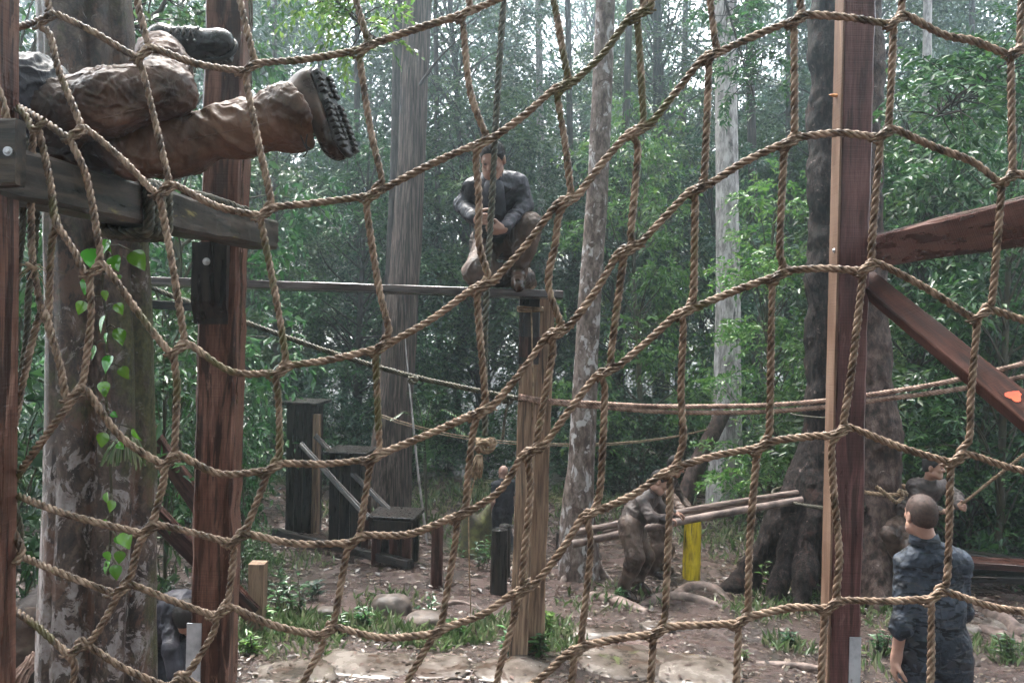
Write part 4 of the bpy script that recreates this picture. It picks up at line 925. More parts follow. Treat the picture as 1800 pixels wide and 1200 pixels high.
# the two big buttressed trunks at the right
def buttress_tree(name, label, prims, h, mat_, base, disp, crown_at, crown, extra=()):
    e = empty(name, base, label, 'tree'); sdf_obj('trunk', prims, h, mat_, e, k=.12, disp=disp, smooth=2)
    me = PROTO[crown][1]; o = bpy.data.objects.new('crown', me); col.objects.link(o)
    if not me.materials: me.materials.append(M_leaf_cool)
    o.parent = e; o.location = Vector(crown_at)-Vector(base); o.scale = (.7, .7, .7); return e
dA = 9.7; kA = dA/F
def PG(px, py, d, dz=-.06): q = P(px, py, d); return Vector((q.x, q.y, gzs(q.x, q.y)+dz))
b0 = PG(1440, 1030, dA)
prims = [('rc', P(1472, -160, dA), P(1470, 300, dA), 44*kA, 46*kA), ('rc', P(1470, 300, dA), P(1468, 700, dA), 46*kA, 48*kA), ('rc', P(1468, 700, dA), P(1464, 1040, dA), 48*kA, 62*kA),
         ('rc', P(1446, 800, dA-.05), PG(1292, 1050, dA-.25), 34*kA, 15*kA, .22), ('rc', P(1440, 850, dA-.25), PG(1408, 1050, dA-.85, .0), 26*kA, 12*kA, .08), ('rc', P(1425, 860, dA-.15), PG(1352, 1050, dA-.70), 24*kA, 10*kA, .06),
         ('rc', P(1470, 850, dA-.1), PG(1510, 1060, dA-.5), 36*kA, 14*kA, .2), ('rc', P(1440, 820, dA+.3), PG(1340, 1000, dA+.9), 30*kA, 12*kA, .2), ('rc', PG(1300, 1050, dA-.25, .06), PG(1245, 1090, dA-.5, .0), .07, .03, .1)]
buttress_tree('buttressed_tree', 'huge dark rough trunk with spreading buttress roots left of the tall right post', prims, .028, M_bark_dark, b0, (.055, 4.5, (1, 1, .7)), P(1466, -330, dA), 'high1')
dB = 9.35; kB = dB/F; b1 = PG(1555, 1030, dB)
prims = [('rc', P(1530, -100, dB+.4), P(1528, 480, dB+.1), 20*kB, 26*kB), ('rc', P(1528, 480, dB+.1), P(1537, 760, dB), 26*kB, 40*kB), ('rc', P(1537, 760, dB), P(1548, 1040, dB), 40*kB, 52*kB),
         ('rc', P(1560, 900, dB), PG(1640, 1060, dB-.2), 30*kB, 14*kB, .15), ('rc', P(1545, 900, dB-.15), PG(1548, 1060, dB-.6), 26*kB, 14*kB, .12), ('rc', P(1530, 900, dB-.15), PG(1505, 1050, dB-.4), 24*kB, 12*kB, .12)]
buttress_tree('mottled_tree', 'reddish mottled trunk behind the right edge of the tall right post', prims, .028, M_bark_red, b1, (.035, 5, (1, 1, .7)), P(1530, -260, dB+.4), 'high0')

# distant slim trunks in the haze
far = [(486,20,5,'far slim trunk left of the stringy barked trunk'),(560,30,7,'farthest slim trunk above the middle step box'),(628,23,6,'far straight trunk just left of the stringy barked trunk'),(775,24,5,'far slim trunk right of the stringy barked trunk'),(960,27,7,'far dim trunk behind the kneeling soldier on his right'),
       (1085,21,7,'dark slim trunk just right of the white patched trunk'),(1010,24,6,'dark slim trunk just left of the white patched trunk'),(1158,26,9,'far dark trunk between the patched and the pale grey trunks'),(1190,30,6,'farthest slim trunk left of the pale grey trunk'),(1335,20,8,'dim trunk right of the pale grey trunk'),(1385,26,7,'far dim trunk left of the huge dark trunk'),(1625,21,9,'far pale trunk above the cross beam at the right'),(1700,25,6,'far slim trunk at the upper right above the cross beam'),(300,15,6,'dim trunk between the lichen trunk and the tall red post')]
for k, (px, d, w, lb) in enumerate(far):
    g = np.random.default_rng(300+k); tl = g.normal(0, 14); tall_tree('forest_tree', up_pts([(px, 880), (px+tl*.3, 500), (px+tl, -60)], d, 1.5), [w*1.5*d/F, w*1.05*d/F, w*.9*d/F, w*.7*d/F], M_bark_grey if k in (11, 4) else M_bark_far, lb, 30+k, 'high%d' % (k % 2), 'slim trunks standing in the haze', sides=12, ds=.4, crown_s=.9)

# understory trees: zones between the landmarks, so that each label names one zone
ZONES = [(-420, 60, 'behind the near post at the left edge'), (60, 440, 'behind the lichen trunk and tall red post'), (440, 690, 'between the tall red post and stringy trunk'), (690, 1040, 'between the stringy trunk and patched trunk'), (1040, 1275, 'between the patched trunk and pale trunk'), (1275, 1420, 'between the pale trunk and huge dark trunk'), (1540, 2250, 'right of the tall right post')]
def zone(px):
    for a, b, s in ZONES:
        if a <= px < b: return s
    return 'behind the tall right post'
ORD = ['leftmost', 'second from left', 'third from left', 'fourth from left', 'fifth from left', 'sixth from left', 'seventh from left', 'eighth from left', 'ninth from left', 'tenth from left', 'eleventh from left', 'twelfth from left', 'thirteenth from left', 'fourteenth from left']
def ordered(items, kind):
    """items (px, ...) -> label that says which one of its zone it is, counted from the left"""
    cnt = {}; out = {}
    for it in sorted(items, key=lambda q: q[0]): cnt.setdefault(zone(it[0]), []).append(it)
    for z, l in cnt.items():
        for k, it in enumerate(l): out[id(it)] = (kind+' '+z) if len(l) == 1 else ORD[k]+' '+kind+' '+z
    return out
g = np.random.default_rng(77); UT = [[], [], [], []]
for ring, (d0, d1, n, keys, lmats) in enumerate([(11.5, 15, 11, ['broad0', 'broad1', 'broad2', 'under1'], [M_leaf_mid, M_leaf_mid, M_leaf_bright]), (19.5, 24, 22, ['under0', 'under1', 'under2', 'under3', 'under4'], [M_leaf_mid, M_leaf_cool, M_leaf_bright]), (25, 32, 34, ['canopy0', 'under2', 'under0', 'under4', 'under1'], [M_leaf_cool, M_leaf_mid]), (32, 42, 40, ['under1', 'canopy2', 'under3', 'under0'], [M_leaf_cool])]):
    for k in range(n):
        px = -350+2500*(k+.5+g.normal(0, .28))/n; d = g.uniform(d0, d1)
        if ring == 0 and 250 < px < 1450: continue       # the clearing
        q = at_ground(px, d); UT[ring].append((px, d, q, keys[k % len(keys)], lmats[int(g.integers(len(lmats)))], ring))
RN = ['near leafy sapling', 'leafy understory tree', 'hazy understory tree', 'faint far understory tree']
for ring in range(4):
    lbl = ordered(UT[ring], RN[ring])
    for it in UT[ring]:
        px, d, q, key, lm, _ = it
        plant(key, 'sapling' if ring == 0 else 'understory_tree', q, (.95, .92, 1.05, 1.4)[ring]*g.uniform(.85, 1.2), g.random()*6.28, lm, M_twig, lbl[id(it)] if ring < 3 else RN[ring]+' '+zone(px), 'tree', RN[ring]+'s '+zone(px))
# shrubs along the edge of the clearing
SH = []
for k in range(60):
    px = -120+2050*(k+.5)/60+g.normal(0, 12); d = g.uniform(17.4, 21) if 430 < px < 1330 else g.uniform(10.5, 14.5)
    if 100 < px <= 430: d = g.uniform(12.5, 16)
    if 1330 < px < 1440: d = g.uniform(13, 16)
    SH.append((px, d, g.uniform(.75, 1.45)))
lbl = ordered(SH, 'shrub at the clearing edge')
for it in SH:
    px, d, s = it
    q = at_ground(px, d); plant('shrub%d' % int(g.integers(4)), 'shrub', q, s, g.random()*6.28, [M_leaf_mid, M_leaf_cool, M_leaf_mid, M_leaf_gloss][int(g.integers(4))], M_stem, lbl[id(it)], 'shrub', 'shrubs at the clearing edge '+zone(px), ('stem', 'foliage'))
# particular near plants
NP = [(452, 8.4, 'shrub0', .30, M_leaf_gloss, 'small glossy leaved shrub left of the tallest step box', 'shrub', 1.5), (428, 9.6, 'shrub1', .5, M_leaf_gloss, 'pale glossy shrub hugging the right side of the tall red post', 'shrub', 2.3), (292, 9.2, 'shrub2', 1.0, M_leaf_gloss, 'dark leafy bush between the lichen trunk and the tall red post', 'shrub', 1.9), (20, 6.4, 'shrub3', 1.2, M_leaf_gloss, 'dark leafy bush left of the lichen trunk', 'shrub', 1.7),
      (1700, 11.4, 'broad0', .62, M_leaf_mid, 'bright leafy sapling between the brace and the man in camouflage', 'tree', 1.0), (1760, 10.8, 'broad2', .85, M_leaf_mid, 'tall leafy tree at the upper right', 'tree', 1.25), (1610, 12.6, 'broad1', 1.0, M_leaf_mid, 'leafy tree close right of the tall right post', 'tree', 1.15), (1345, 13.6, 'broad2', .8, M_leaf_bright, 'light green sapling left of the huge dark trunk', 'tree', 1.1), (1130, 18.0, 'broad0', 1.0, M_leaf_bright, 'light green sapling right of the patched trunk', 'tree', 1.3), (10, 7.8, 'broad1', .9, M_leaf_gloss, 'dark leafy tree behind the near post at the left edge', 'tree', 1.2), (310, 12.0, 'broad2', 1.1, M_leaf_mid, 'leafy tree rising behind the gap right of the lichen trunk', 'tree', 1.4)]
for px, d, key, s, lm, lb, ct, sz in NP:
    plant(key, 'shrub' if ct == 'shrub' else 'sapling', at_ground(px, d), s, g.random()*6.28, lm, M_stem, lb, ct, None, ('stem', 'foliage') if ct == 'shrub' else ('trunk', 'crown'), sz)
# overhanging branch of bright leaves, top left
def branch(name, label, a, b, n, leaf, lm, seed, spread=.35):
    g = np.random.default_rng(seed); e = empty(name, a, label, 'branch'); L = Leaves(); a_ = np.array(a); b_ = np.array(b); V = []; Fc = []; nn = 0
    v, f = limb_vf(a_, b_, .028, .008, .1, seed); V.append(v); Fc.append(f); nn += len(v)
    for k in range(n):
        t = .15+.85*g.random(); c = a_+(b_-a_)*t; m = 4; off = rand_unit(g, 1)[0]*np.array([spread, spread, spread*.8])*g.uniform(.3, 1); ce = c+off
        v, f = limb_vf(c, ce, .008, .003, 0, seed+k); V.append(v); Fc.append(f+nn); nn += len(v)
        d0 = off/np.linalg.norm(off)+rand_unit(g, m)*.7; d0 /= np.linalg.norm(d0, axis=1)[:, None]; twig_leaves(L, np.repeat(ce[None], m, 0), d0, np.array([0, 0, 1.])+g.normal(0, .3, (m, 3)), g.uniform(.15, .32, m), 7, leaf, .38, g, .6)
    link('limb', mesh('limb', np.concatenate(V), np.concatenate(Fc)), M_twig, e); L.build('foliage', lm, e); return e
branch('overhanging_branch', 'bright leafy branch hanging in above the boots at the top left', P(420, -160, 6.6), P(660, 70, 6.2), 54, .085, M_leaf_bright, 5, .42)
branch('overhanging_branch', 'leafy branch between the lichen trunk and the tall red post at the top', P(330, -120, 5.6), P(225, 60, 5.2), 34, .075, M_leaf_mid, 6, .30)
branch('overhanging_branch', 'leafy branch hanging in front of the pale grey trunk at its top', P(1240, -120, 12.5), P(1330, 190, 12.0), 60, .12, M_leaf_mid, 7, .8)
branch('overhanging_branch', 'leafy branch at the upper right edge above the cross beam', P(1860, 60, 7.5), P(1640, 210, 7.0), 70, .11, M_leaf_mid, 8, .6)
# far wood that reads as one mass
def far_wood():
    g = np.random.default_rng(9); L = Leaves(); m = 5200; px = g.uniform(-500, 2300, m); d = g.uniform(42, 54, m); py = 900-1380*g.random(m)**.9
    c = np.array([tuple(P(x, y, dd)) for x, y, dd in zip(px, py, d)]); keep = fbm(c*.16, 3, 4) > np.where(py < 330, -.36+.26*np.sin(px/170.+1.2), -.7); c = c[keep]; m = len(c)
    d0 = rand_unit(g, m)*np.array([1, 1, .4]); d0 /= np.linalg.norm(d0, axis=1)[:, None]; twig_leaves(L, c, d0, np.array([0, 0, 1.])+g.normal(0, .4, (m, 3)), g.uniform(1.2, 2.4, m), 14, .55, .45, g)
    return tag(L.build('far_wood', M_leaf_cool), 'distant mass of hazy forest foliage closing the view', 'forest', kind='stuff')
far_wood()
def sky_blocker():
    # unseen leaf mass behind and beside the viewer, added to block low sky light
    g = np.random.default_rng(19); L = Leaves(); m = 4200; a = g.uniform(-.35, math.pi+.35, m); r = g.uniform(8, 14, m); c = np.stack([np.cos(a)*r*1.15, -np.sin(a)*r+1.0, 0*r], 1); c[:, 1] = np.maximum(c[:, 1], -15.5); c[:, 2] = gz(c[:, 0], c[:, 1])+16*g.random(m)**1.1
    d0 = rand_unit(g, m)*np.array([1, 1, .4]); d0 /= np.linalg.norm(d0, axis=1)[:, None]; twig_leaves(L, c, d0, np.array([0, 0, 1.])+g.normal(0, .4, (m, 3)), g.uniform(.8, 1.6, m), 12, .36, .45, g)
    # unseen leaf layer high over the viewer, added to shade the foreground
    m = 2600; c = np.stack([g.uniform(-13, 13, m), g.uniform(-14, 3.5, m), g.uniform(10.5, 16, m)], 1); c = c[fbm(c*.22, 2, 6) > -.1]; m = len(c)
    d0 = rand_unit(g, m)*np.array([1, 1, .3]); d0 /= np.linalg.norm(d0, axis=1)[:, None]; twig_leaves(L, c, d0, np.array([0, 0, 1.])+g.normal(0, .4, (m, 3)), g.uniform(.8, 1.6, m), 12, .36, .45, g)
    return tag(L.build('sky_blocking_foliage', M_leaf_mid), 'unseen foliage mass added behind and over the viewer to block sky light', 'forest', kind='stuff')
sky_blocker()
# seedlings, fern, leaning stems, roots
def seedling(px, py, h, n, leaf, lm, label, seed, name='seedling', lw=.34):
    q = G(px, py); g = np.random.default_rng(seed); e = empty(name, q, label, 'plant'); L = Leaves(); m = MB()
    for k in range(n):
        a = g.random()*6.28; r = h*.45*g.random(); b = Vector((q.x+r*math.cos(a)*.5, q.y+r*math.sin(a)*.5, q.z-.02)); hh = h*g.uniform(.5, 1.1); t = b+Vector((g.normal(0, .12)*h+.25*r*math.cos(a), g.normal(0, .12)*h, hh)); m.tube([b, b.lerp(t, .5)+Vector((.01, 0, 0)), t], .0045, 5)
        kk = 9; tt = np.linspace(.3, 1, kk); c = np.array([tuple(b.lerp(t, x)) for x in tt]); an = np.arange(kk)*2.4+g.random()*6; d = np.stack([np.cos(an), np.sin(an), .25+.2*g.normal(size=kk)], 1)
        L.add(*leaf_arrays(c, d, np.array([0, 0, 1.])+g.normal(0, .2, (kk, 3)), leaf*g.uniform(.6, 1.2, kk), leaf*lw*g.uniform(.8, 1.2, kk), .2, .15))
    m.build('stem', M_stem, e); L.build('foliage', lm, e); return e
seedling(515, 1085, .42, 7, .10, M_leaf_gloss, 'cluster of tall pale leaved seedlings left of the rounded boulder', 1)
seedling(470, 1108, .22, 7, .09, M_leaf_bright, 'low bright green plant beside the short square post', 2)
seedling(755, 1085, .26, 4, .09, M_leaf_gloss, 'thin seedling standing right of the rounded boulder', 3)
seedling(590, 1120, .20, 6, .08, M_leaf_mid, 'low leafy plant below the small reddish stone', 4)
seedling(1385, 1138, .16, 8, .07, M_leaf_cool, 'grey green tuft on the bare mud left of the tall right post', 5)
seedling(1545, 1150, .2, 7, .08, M_leaf_mid, 'leafy weed just right of the tall right post foot', 6)
seedling(1360, 1045, .42, 3, .10, M_leaf_bright, 'young shoots with bright leaves at the foot of the huge dark trunk', 7)
seedling(1425, 1055, .35, 6, .10, M_leaf_bright, 'bright weeds between the buttress roots and the tall right post', 8)
seedling(1765, 1160, .2, 8, .09, M_leaf_mid, 'weeds at the bottom right corner', 9)
seedling(845, 1000, .42, 6, .11, M_leaf_mid, 'weeds growing at the foot of the mossy stump', 10)
seedling(900, 1150, .20, 9, .10, M_leaf_mid, 'weeds hiding the left foot of the platform post', 31)
seedling(948, 1152, .18, 9, .09, M_leaf_mid, 'low weeds in front of the platform post foot', 32)
seedling(500, 1060, .34, 6, .11, M_leaf_gloss, 'pale seedlings behind the low bright green plant', 21)
seedling(640, 1105, .22, 7, .09, M_leaf_mid, 'weeds in front of the rounded boulder', 22)
seedling(555, 1055, .28, 5, .10, M_leaf_cool, 'grey green seedlings left of the small reddish stone', 23)
seedling(800, 1125, .20, 8, .10, M_leaf_bright, 'bright weeds below the hanging cord', 24)
seedling(955, 1120, .22, 9, .10, M_leaf_bright, 'bright weeds just right of the platform post foot', 25)
seedling(440, 1150, .16, 7, .08, M_leaf_bright, 'low bright weeds at the right of the tall red post foot', 26)
seedling(1090, 1060, .18, 6, .08, M_leaf_mid, 'weeds between the patched trunk foot and the roots', 27)
seedling(1000, 930, .5, 8, .14, M_leaf_mid, 'leafy weeds left of the patched trunk at the clearing edge', 28)
seedling(1305, 1160, .10, 3, .05, M_leaf_bright, 'tiny sprout on the pale slabs left of the tall right post', 11)
def fern():
    q = at_ground(752, 14.6); q2 = P(735, 760, 14.6); e = empty('palm_seedling', q, 'pale feathery palm frond against the dark wood right of the stringy trunk', 'palm'); L = Leaves(); m = MB(); g = np.random.default_rng(3)
    for (x1, y1) in ((800, 728), (690, 735), (775, 690), (720, 690), (815, 760), (760, 740)):
        a = Vector((q.x, q.y, q.z)); top = P(745, 735, 14.6); b = P(x1, y1, 14.4+.4*g.random()); c = crom([a, a.lerp(top, .8), top.lerp(b, .5)+Vector((0, 0, .10)), b], .05); m.tube(c, .008, 5)
        s = c[len(c)//2:]; k = len(s); t = np.gradient(s, axis=0)
        for sg in (-1, 1):
            sd_ = np.cross(t, (0, 0, 1)); sd_ /= np.linalg.norm(sd_, axis=1)[:, None]+1e-9; L.add(*leaf_arrays(s, sd_*sg+t/np.linalg.norm(t, axis=1)[:, None]*.6-np.array([0, 0, .35]), np.repeat(np.array([[0, 0, 1.]]), k, 0), np.linspace(.30, .10, k), np.full(k, .035), .1))
    m.build('stem', M_stem, e); L.build('frond', M_leaf_bright, e)
fern()
def stick(name, label, pts, rad, mat_, cat, sides=10):
    e = empty(name, pts[0], label, cat); v, f = trunk_vf(pts, rad, sides, .08, 1.3, 5, .1, .04); link('wood', mesh('wood', v, f), mat_, e); return e
stick('crooked_sapling', 'pale crooked sapling stem right of the stringy barked trunk', [at_ground(752, 13), P(735, 830, 13), P(722, 700, 13), P(716, 640, 13), P(712, 590, 13)], [.018, .019, .018, .014, .008], M_bark_grey, 'stem')
stick('leaning_log', 'thick brown log leaning against the pale grey trunk', [P(1195, 905, 14.6), P(1225, 820, 14.8), P(1272, 725, 15.1)], [.16, .15, .13], M_bark_red, 'log', 14)
stick('bare_branch', 'bare twig hanging in the haze right of the stringy barked trunk', [P(738, 150, 13.9), P(770, 105, 13.7), P(805, 70, 13.5)], [.03, .02, .008], M_twig, 'branch', 7)
RT = [([(1175,1050),(1215,1035),(1255,1040),(1290,1062)],.07,'gnarled root in front of the yellow post'),([(1120,1065),(1170,1052),(1230,1058),(1300,1075)],.05,'thin root crossing the mud below the yellow post'),([(1040,1040),(1085,1062),(1140,1075)],.06,'root snaking right from the patched trunk'),([(1700,1065),(1740,1080),(1800,1120)],.10,'thick root right of the man in camouflage'),([(1680,1095),(1740,1115),(1820,1135)],.06,'lower thin root right of the man in camouflage'),([(740,1075),(800,1062),(850,1070)],.03,'dead branch on the ground right of the boulders'),([(1330,1165),(1420,1180),(1500,1190)],.04,'muddy root at the bottom left of the tall right post')]
for k, (pp, r_, lb) in enumerate(RT):
    pts = [G(x, y, r_*.25) for x, y in pp]; pts[0].z -= r_; pts[-1].z -= r_
    e = empty('surface_root', pts[0], lb, 'root'); v, f = trunk_vf(pts, [r_*.8, r_, r_*.9, r_*.4][:max(3, len(pts))], 12, .2, 1.5, k, .05, .1); link('root', mesh('root', v, f), M_root, e)
# ------------------------------------------------------------------ people
def V3(q): return Vector((float(q[0]), float(q[1]), float(q[2])))
def hand_prims(w, d, n, side, curl=.5, s=1.0, spread=.15):
    """w wrist, d along the hand, n palm normal (towards the palm), side = +1/-1 on which side the thumb is"""
    d = V3(d).normalized(); n = V3(n); n = (n-d*n.dot(d)).normalized(); x = d.cross(n)*side; pr = []
    c = w+d*.045*s; M3 = np.array(Matrix((x, d, n)).transposed()); pr.append(('el', c, (.041*s, .052*s, .017*s), M3, .012)); pr.append(('rc', w-d*.02*s, w+d*.03*s, .027*s, .026*s, .02))
    for i, L in enumerate((.072, .082, .076, .060)):
        o = (.031-.0205*i)*s; p = w+d*.083*s+x*o-n*.002; a = 0; dd = (d+x*(spread*(1.5-i)*.35)).normalized(); r = .0098*s if i < 3 else .0085*s
        for q, fr in enumerate((.46, .32, .26)):
            a += curl*(.75, 1.0, .7)[q]; v = (dd*math.cos(a)+n*math.sin(a)).normalized(); p2 = p+v*L*s*fr; pr.append(('rc', p, p2, r, r*.92, .006)); p = p2; r *= .92
    p = w+d*.025*s+x*.030*s; v = (d*.62+x*.72+n*.28).normalized(); p2 = p+v*.040*s; pr.append(('rc', p, p2, .0145*s, .0115*s, .012)); v2 = (d*.8+x*.25+n*(.3+.5*curl)).normalized(); p3 = p2+v2*.030*s; pr.append(('rc', p2, p3, .0112*s, .0105*s, .006)); pr.append(('rc', p3, p3+v2*.022*s, .0105*s, .0088*s, .006))
    return pr
def head_prims(c, f, u, s=1.0):
    f = V3(f).normalized(); u = V3(u); u = (u-f*u.dot(f)).normalized(); x = f.cross(u); M3 = np.array(Matrix((x, f, u)).transposed()); A = lambda X, Y, Z: c+(x*X+f*Y+u*Z)*s
    pr = [('el', A(0, -.012, .030), (.076*s, .095*s, .088*s), M3, .03), ('el', A(0, .018, -.035), (.060*s, .070*s, .078*s), M3, .03), ('rc', A(-.025, .062, -.092), A(.025, .062, -.092), .024*s, .024*s, .03),
          ('rc', A(-.045, .02, -.07), A(-.02, .065, -.095), .03*s, .022*s, .03), ('rc', A(.045, .02, -.07), A(.02, .065, -.095), .03*s, .022*s, .03),
          ('rc', A(-.035, .078, .022), A(.035, .078, .022), .014*s, .014*s, .02), ('rc', A(0, .088, .015), A(0, .106, -.028), .009*s, .015*s, .012), ('rc', A(-.012, .094, -.032), A(.012, .094, -.032), .010*s, .010*s, .008),
          ('rc', A(-.036, .070, -.018), A(-.03, .068, -.022), .020*s, .02*s, .02), ('rc', A(.036, .070, -.018), A(.03, .068, -.022), .020*s, .02*s, .02),
          ('-el', A(-.031, .099, .002), (.018*s, .014*s, .011*s), M3, .014), ('-el', A(.031, .099, .002), (.018*s, .014*s, .011*s), M3, .014),
          ('rc', A(-.02, .084, -.062), A(.02, .084, -.062), .0095*s, .0095*s, .008), ('rc', A(-.017, .082, -.074), A(.017, .082, -.074), .0105*s, .0105*s, .008), ('-el', A(0, .097, -.068), (.026*s, .010*s, .003*s), M3, .006)]
    for sg in (-1, 1):
        pr += [('el', A(sg*.078, -.010, -.012), (.010*s, .022*s, .034*s), M3, .010), ('-el', A(sg*.090, -.006, -.010), (.007*s, .012*s, .020*s), M3, .006)]
    return pr, A, M3
def person(label, J, s=1.0, hvox=.009, shirt=None, pants=None, boots=None, hair=None, skinm=None, sleeve='long', curl=(.5, .5), palm=(None, None), fold=.012, base=None, untuck=True, hair_low=.0, eyes=True, cuff=1.0, rolled=False, hd=(None, None), shoes_r=1.0, belt=False, body_low=True):
    skinm = skinm or M_skin; J = {k: V3(v) for k, v in J.items()}; pel, ch = J['pel'], J['chest']; sx = (J['sr']-J['sl']).normalized(); hx = J.get('hx', sx).normalized(); spine = (ch-pel).normalized()
    hl, hr = pel-hx*.088*s, pel+hx*.088*s; pre = J['head']
    e = empty('person', base or V3((pel.x, pel.y, min(J['al'].z, J['ar'].z)-.09)), label, 'person')
    neck_b = ch+spine*.05*s; neck_t = pre-V3(J['hu']).normalized()*.075*s-V3(J['hf']).normalized()*.02*s
    def torso(inf):
        w = .086*s+inf; mid = pel.lerp(ch, .45)
        return [('rc', hl, pel.lerp(ch, .5)-sx*.065*s, w*1.05, w*.98, .07), ('rc', hr, pel.lerp(ch, .5)+sx*.065*s, w*1.05, w*.98, .07), ('rc', pel.lerp(ch, .5)-sx*.065*s, ch.lerp(J['sl'], .55), w*.98, w*.86, .07), ('rc', pel.lerp(ch, .5)+sx*.065*s, ch.lerp(J['sr'], .55), w*.98, w*.86, .07), ('rc', pel, ch, w*1.02, w, .07), ('rc', ch.lerp(J['sl'], .3)+spine*.03*s, J['sl'], .056*s+inf, .050*s+inf, .04), ('rc', ch.lerp(J['sr'], .3)+spine*.03*s, J['sr'], .056*s+inf, .050*s+inf, .04)]
    def arm(S, E, W, inf, t1=1.0): return [('rc', S, S.lerp(E, min(1, t1)), .048*s+inf, (.048+(.039-.048)*min(1, t1))*s+inf, .03)]+([('rc', E, E.lerp(W, t1-1), .040*s+inf, .033*s+inf*1.1, .03)] if t1 > 1 else [])
    def leg(H, K, A_, inf, cf=1.0): return [('rc', H, K, .088*s+inf, .060*s+inf, .04), ('rc', K, A_, .058*s+inf, .042*s+inf*cf, .04), ('rc', K, K.lerp(A_, .45), .056*s+inf, .056*s+inf, .04)]
    hp, A, M3 = head_prims(pre, J['hf'], J['hu'], s)
    body = hp+[('rc', neck_b, neck_t, .060*s, .053*s, .03)]+torso(-.016)
    for q, (S, E, W) in enumerate(((J['sl'], J['el'], J['wl']), (J['sr'], J['er'], J['wr']))):
        body += arm(S, E, W, -.003, 2.0); hdv = hd[q] or (W-E).normalized(); pn = palm[q] or (pel-W); body += hand_prims(W, hdv, pn, (1, -1)[q], curl[q], s)
    if body_low: body += leg(hl, J['kl'], J['al'], -.006)+leg(hr, J['kr'], J['ar'], -.006)
    sdf_obj('body', body, hvox, skinm, e, k=.02, smooth=1)
    if eyes:
        for sg in (-1, 1):
            m = MB(); c = A(sg*.031, .0775, .001); n = 10; V = [tuple(c+Vector((math.cos(a)*math.sin(b), math.sin(a)*math.sin(b), math.cos(b)))*.0125*s) for b in np.linspace(0, math.pi, 7) for a in np.linspace(0, 6.283, n, endpoint=False)]; m.add(V, [(j*n+i, (j+1)*n+i, (j+1)*n+(i+1) % n, j*n+(i+1) % n) for j in range(6) for i in range(n)]); m.build('eye', M_eye, e)
    if hair is not None:
        f = V3(J['hf']).normalized(); u = V3(J['hu']); u = (u-f*u.dot(f)).normalized()
        sdf_obj('hair', [('el', A(0, -.014, .030), (.080*s, .099*s, .0925*s), M3), ('el', A(0, -.045, -.015), (.066*s, .052*s, .066*s), M3)], min(hvox, .008), hair, e, k=.03, cuts=[(A(0, .062, .055), (f*.9-u*.55)), (A(0, -.02, -.045+hair_low), -u*.9+f*.35)])
        if hvox < .0105:
            ho = [o for o in e.children if o.name.startswith('hair')][0]; vv = np.empty(len(ho.data.vertices)*3, np.float32); ho.data.vertices.foreach_get('co', vv); vv = vv.reshape(-1, 3); g = np.random.default_rng(4); i = g.integers(0, len(vv), 6000); c = vv[i]; dr = c-np.array(A(0, -.02, .0)); dr /= np.linalg.norm(dr, axis=1)[:, None]; Lh = Leaves()
            Lh.add(*leaf_arrays(c-dr*.002, dr+rand_unit(g, 6000)*.55, rand_unit(g, 6000), g.uniform(.004, .010, 6000), np.full(6000, .0011), 0)); Lh.build('stubble', hair, e)['kind'] = 'stuff'
    # clothes
    sl_t = {'long': 1.9, 'rolled': 1.12, 'short': .62}[sleeve]; iv = .017*s
    sp = torso(iv)+arm(J['sl'], J['el'], J['wl'], iv*.85, sl_t)+arm(J['sr'], J['er'], J['wr'], iv*.85, sl_t)+[('rc', neck_b+spine*-.02, neck_b.lerp(neck_t, .40), .069*s, .066*s, .02)]
    if rolled:
        for E, W in ((J['el'], J['wl']), (J['er'], J['wr'])): sp.append(('rc', E.lerp(W, .02), E.lerp(W, .16), .050*s+iv, .052*s+iv, .012))
    if untuck: sp += [('rc', hl-spine*.10*s, hl+spine*.1*s, .114*s, .102*s, .05), ('rc', hr-spine*.10*s, hr+spine*.1*s, .114*s, .102*s, .05)]
    sdf_obj('shirt', sp, hvox, shirt, e, k=.03, fold=(fold*s*1.25, 8.5/s, sum(map(ord, label)) % 97), cuts=([(pel-spine*.16*s, -spine)] if untuck else []))
    tp = [('rc', hl, pel+spine*.10*s, .104*s, .104*s, .05), ('rc', hr, pel+spine*.10*s, .104*s, .104*s, .05), ('rc', hl, hr, .108*s, .108*s, .05)]+leg(hl, J['kl'], J['al'], .024*s, cuff)+leg(hr, J['kr'], J['ar'], .024*s, cuff)
    sdf_obj('trousers', tp, hvox, pants, e, k=.03, fold=(fold*s*1.25, 8.0/s, sum(map(ord, label)) % 89+100))
    for K, A_, T in ((J['kl'], J['al'], J['tl']), (J['kr'], J['ar'], J['tr'])):
        ld = (K-A_).normalized(); td = (T-A_).normalized(); heel = A_-td*.05*s-ld*.055*s
        sdf_obj('boot', [('rc', A_+ld*.17*s, A_, .052*s*shoes_r, .048*s, .03), ('rc', A_-ld*.01, heel, .045*s, .038*s, .03), ('rc', heel, T, .038*s, .033*s, .03), ('rc', A_, T.lerp(A_, .25), .046*s, .034*s, .04), ('rc', T-td*.06*s, T, .044*s, .036*s, .03)], hvox, boots, e, k=.02)
    return e

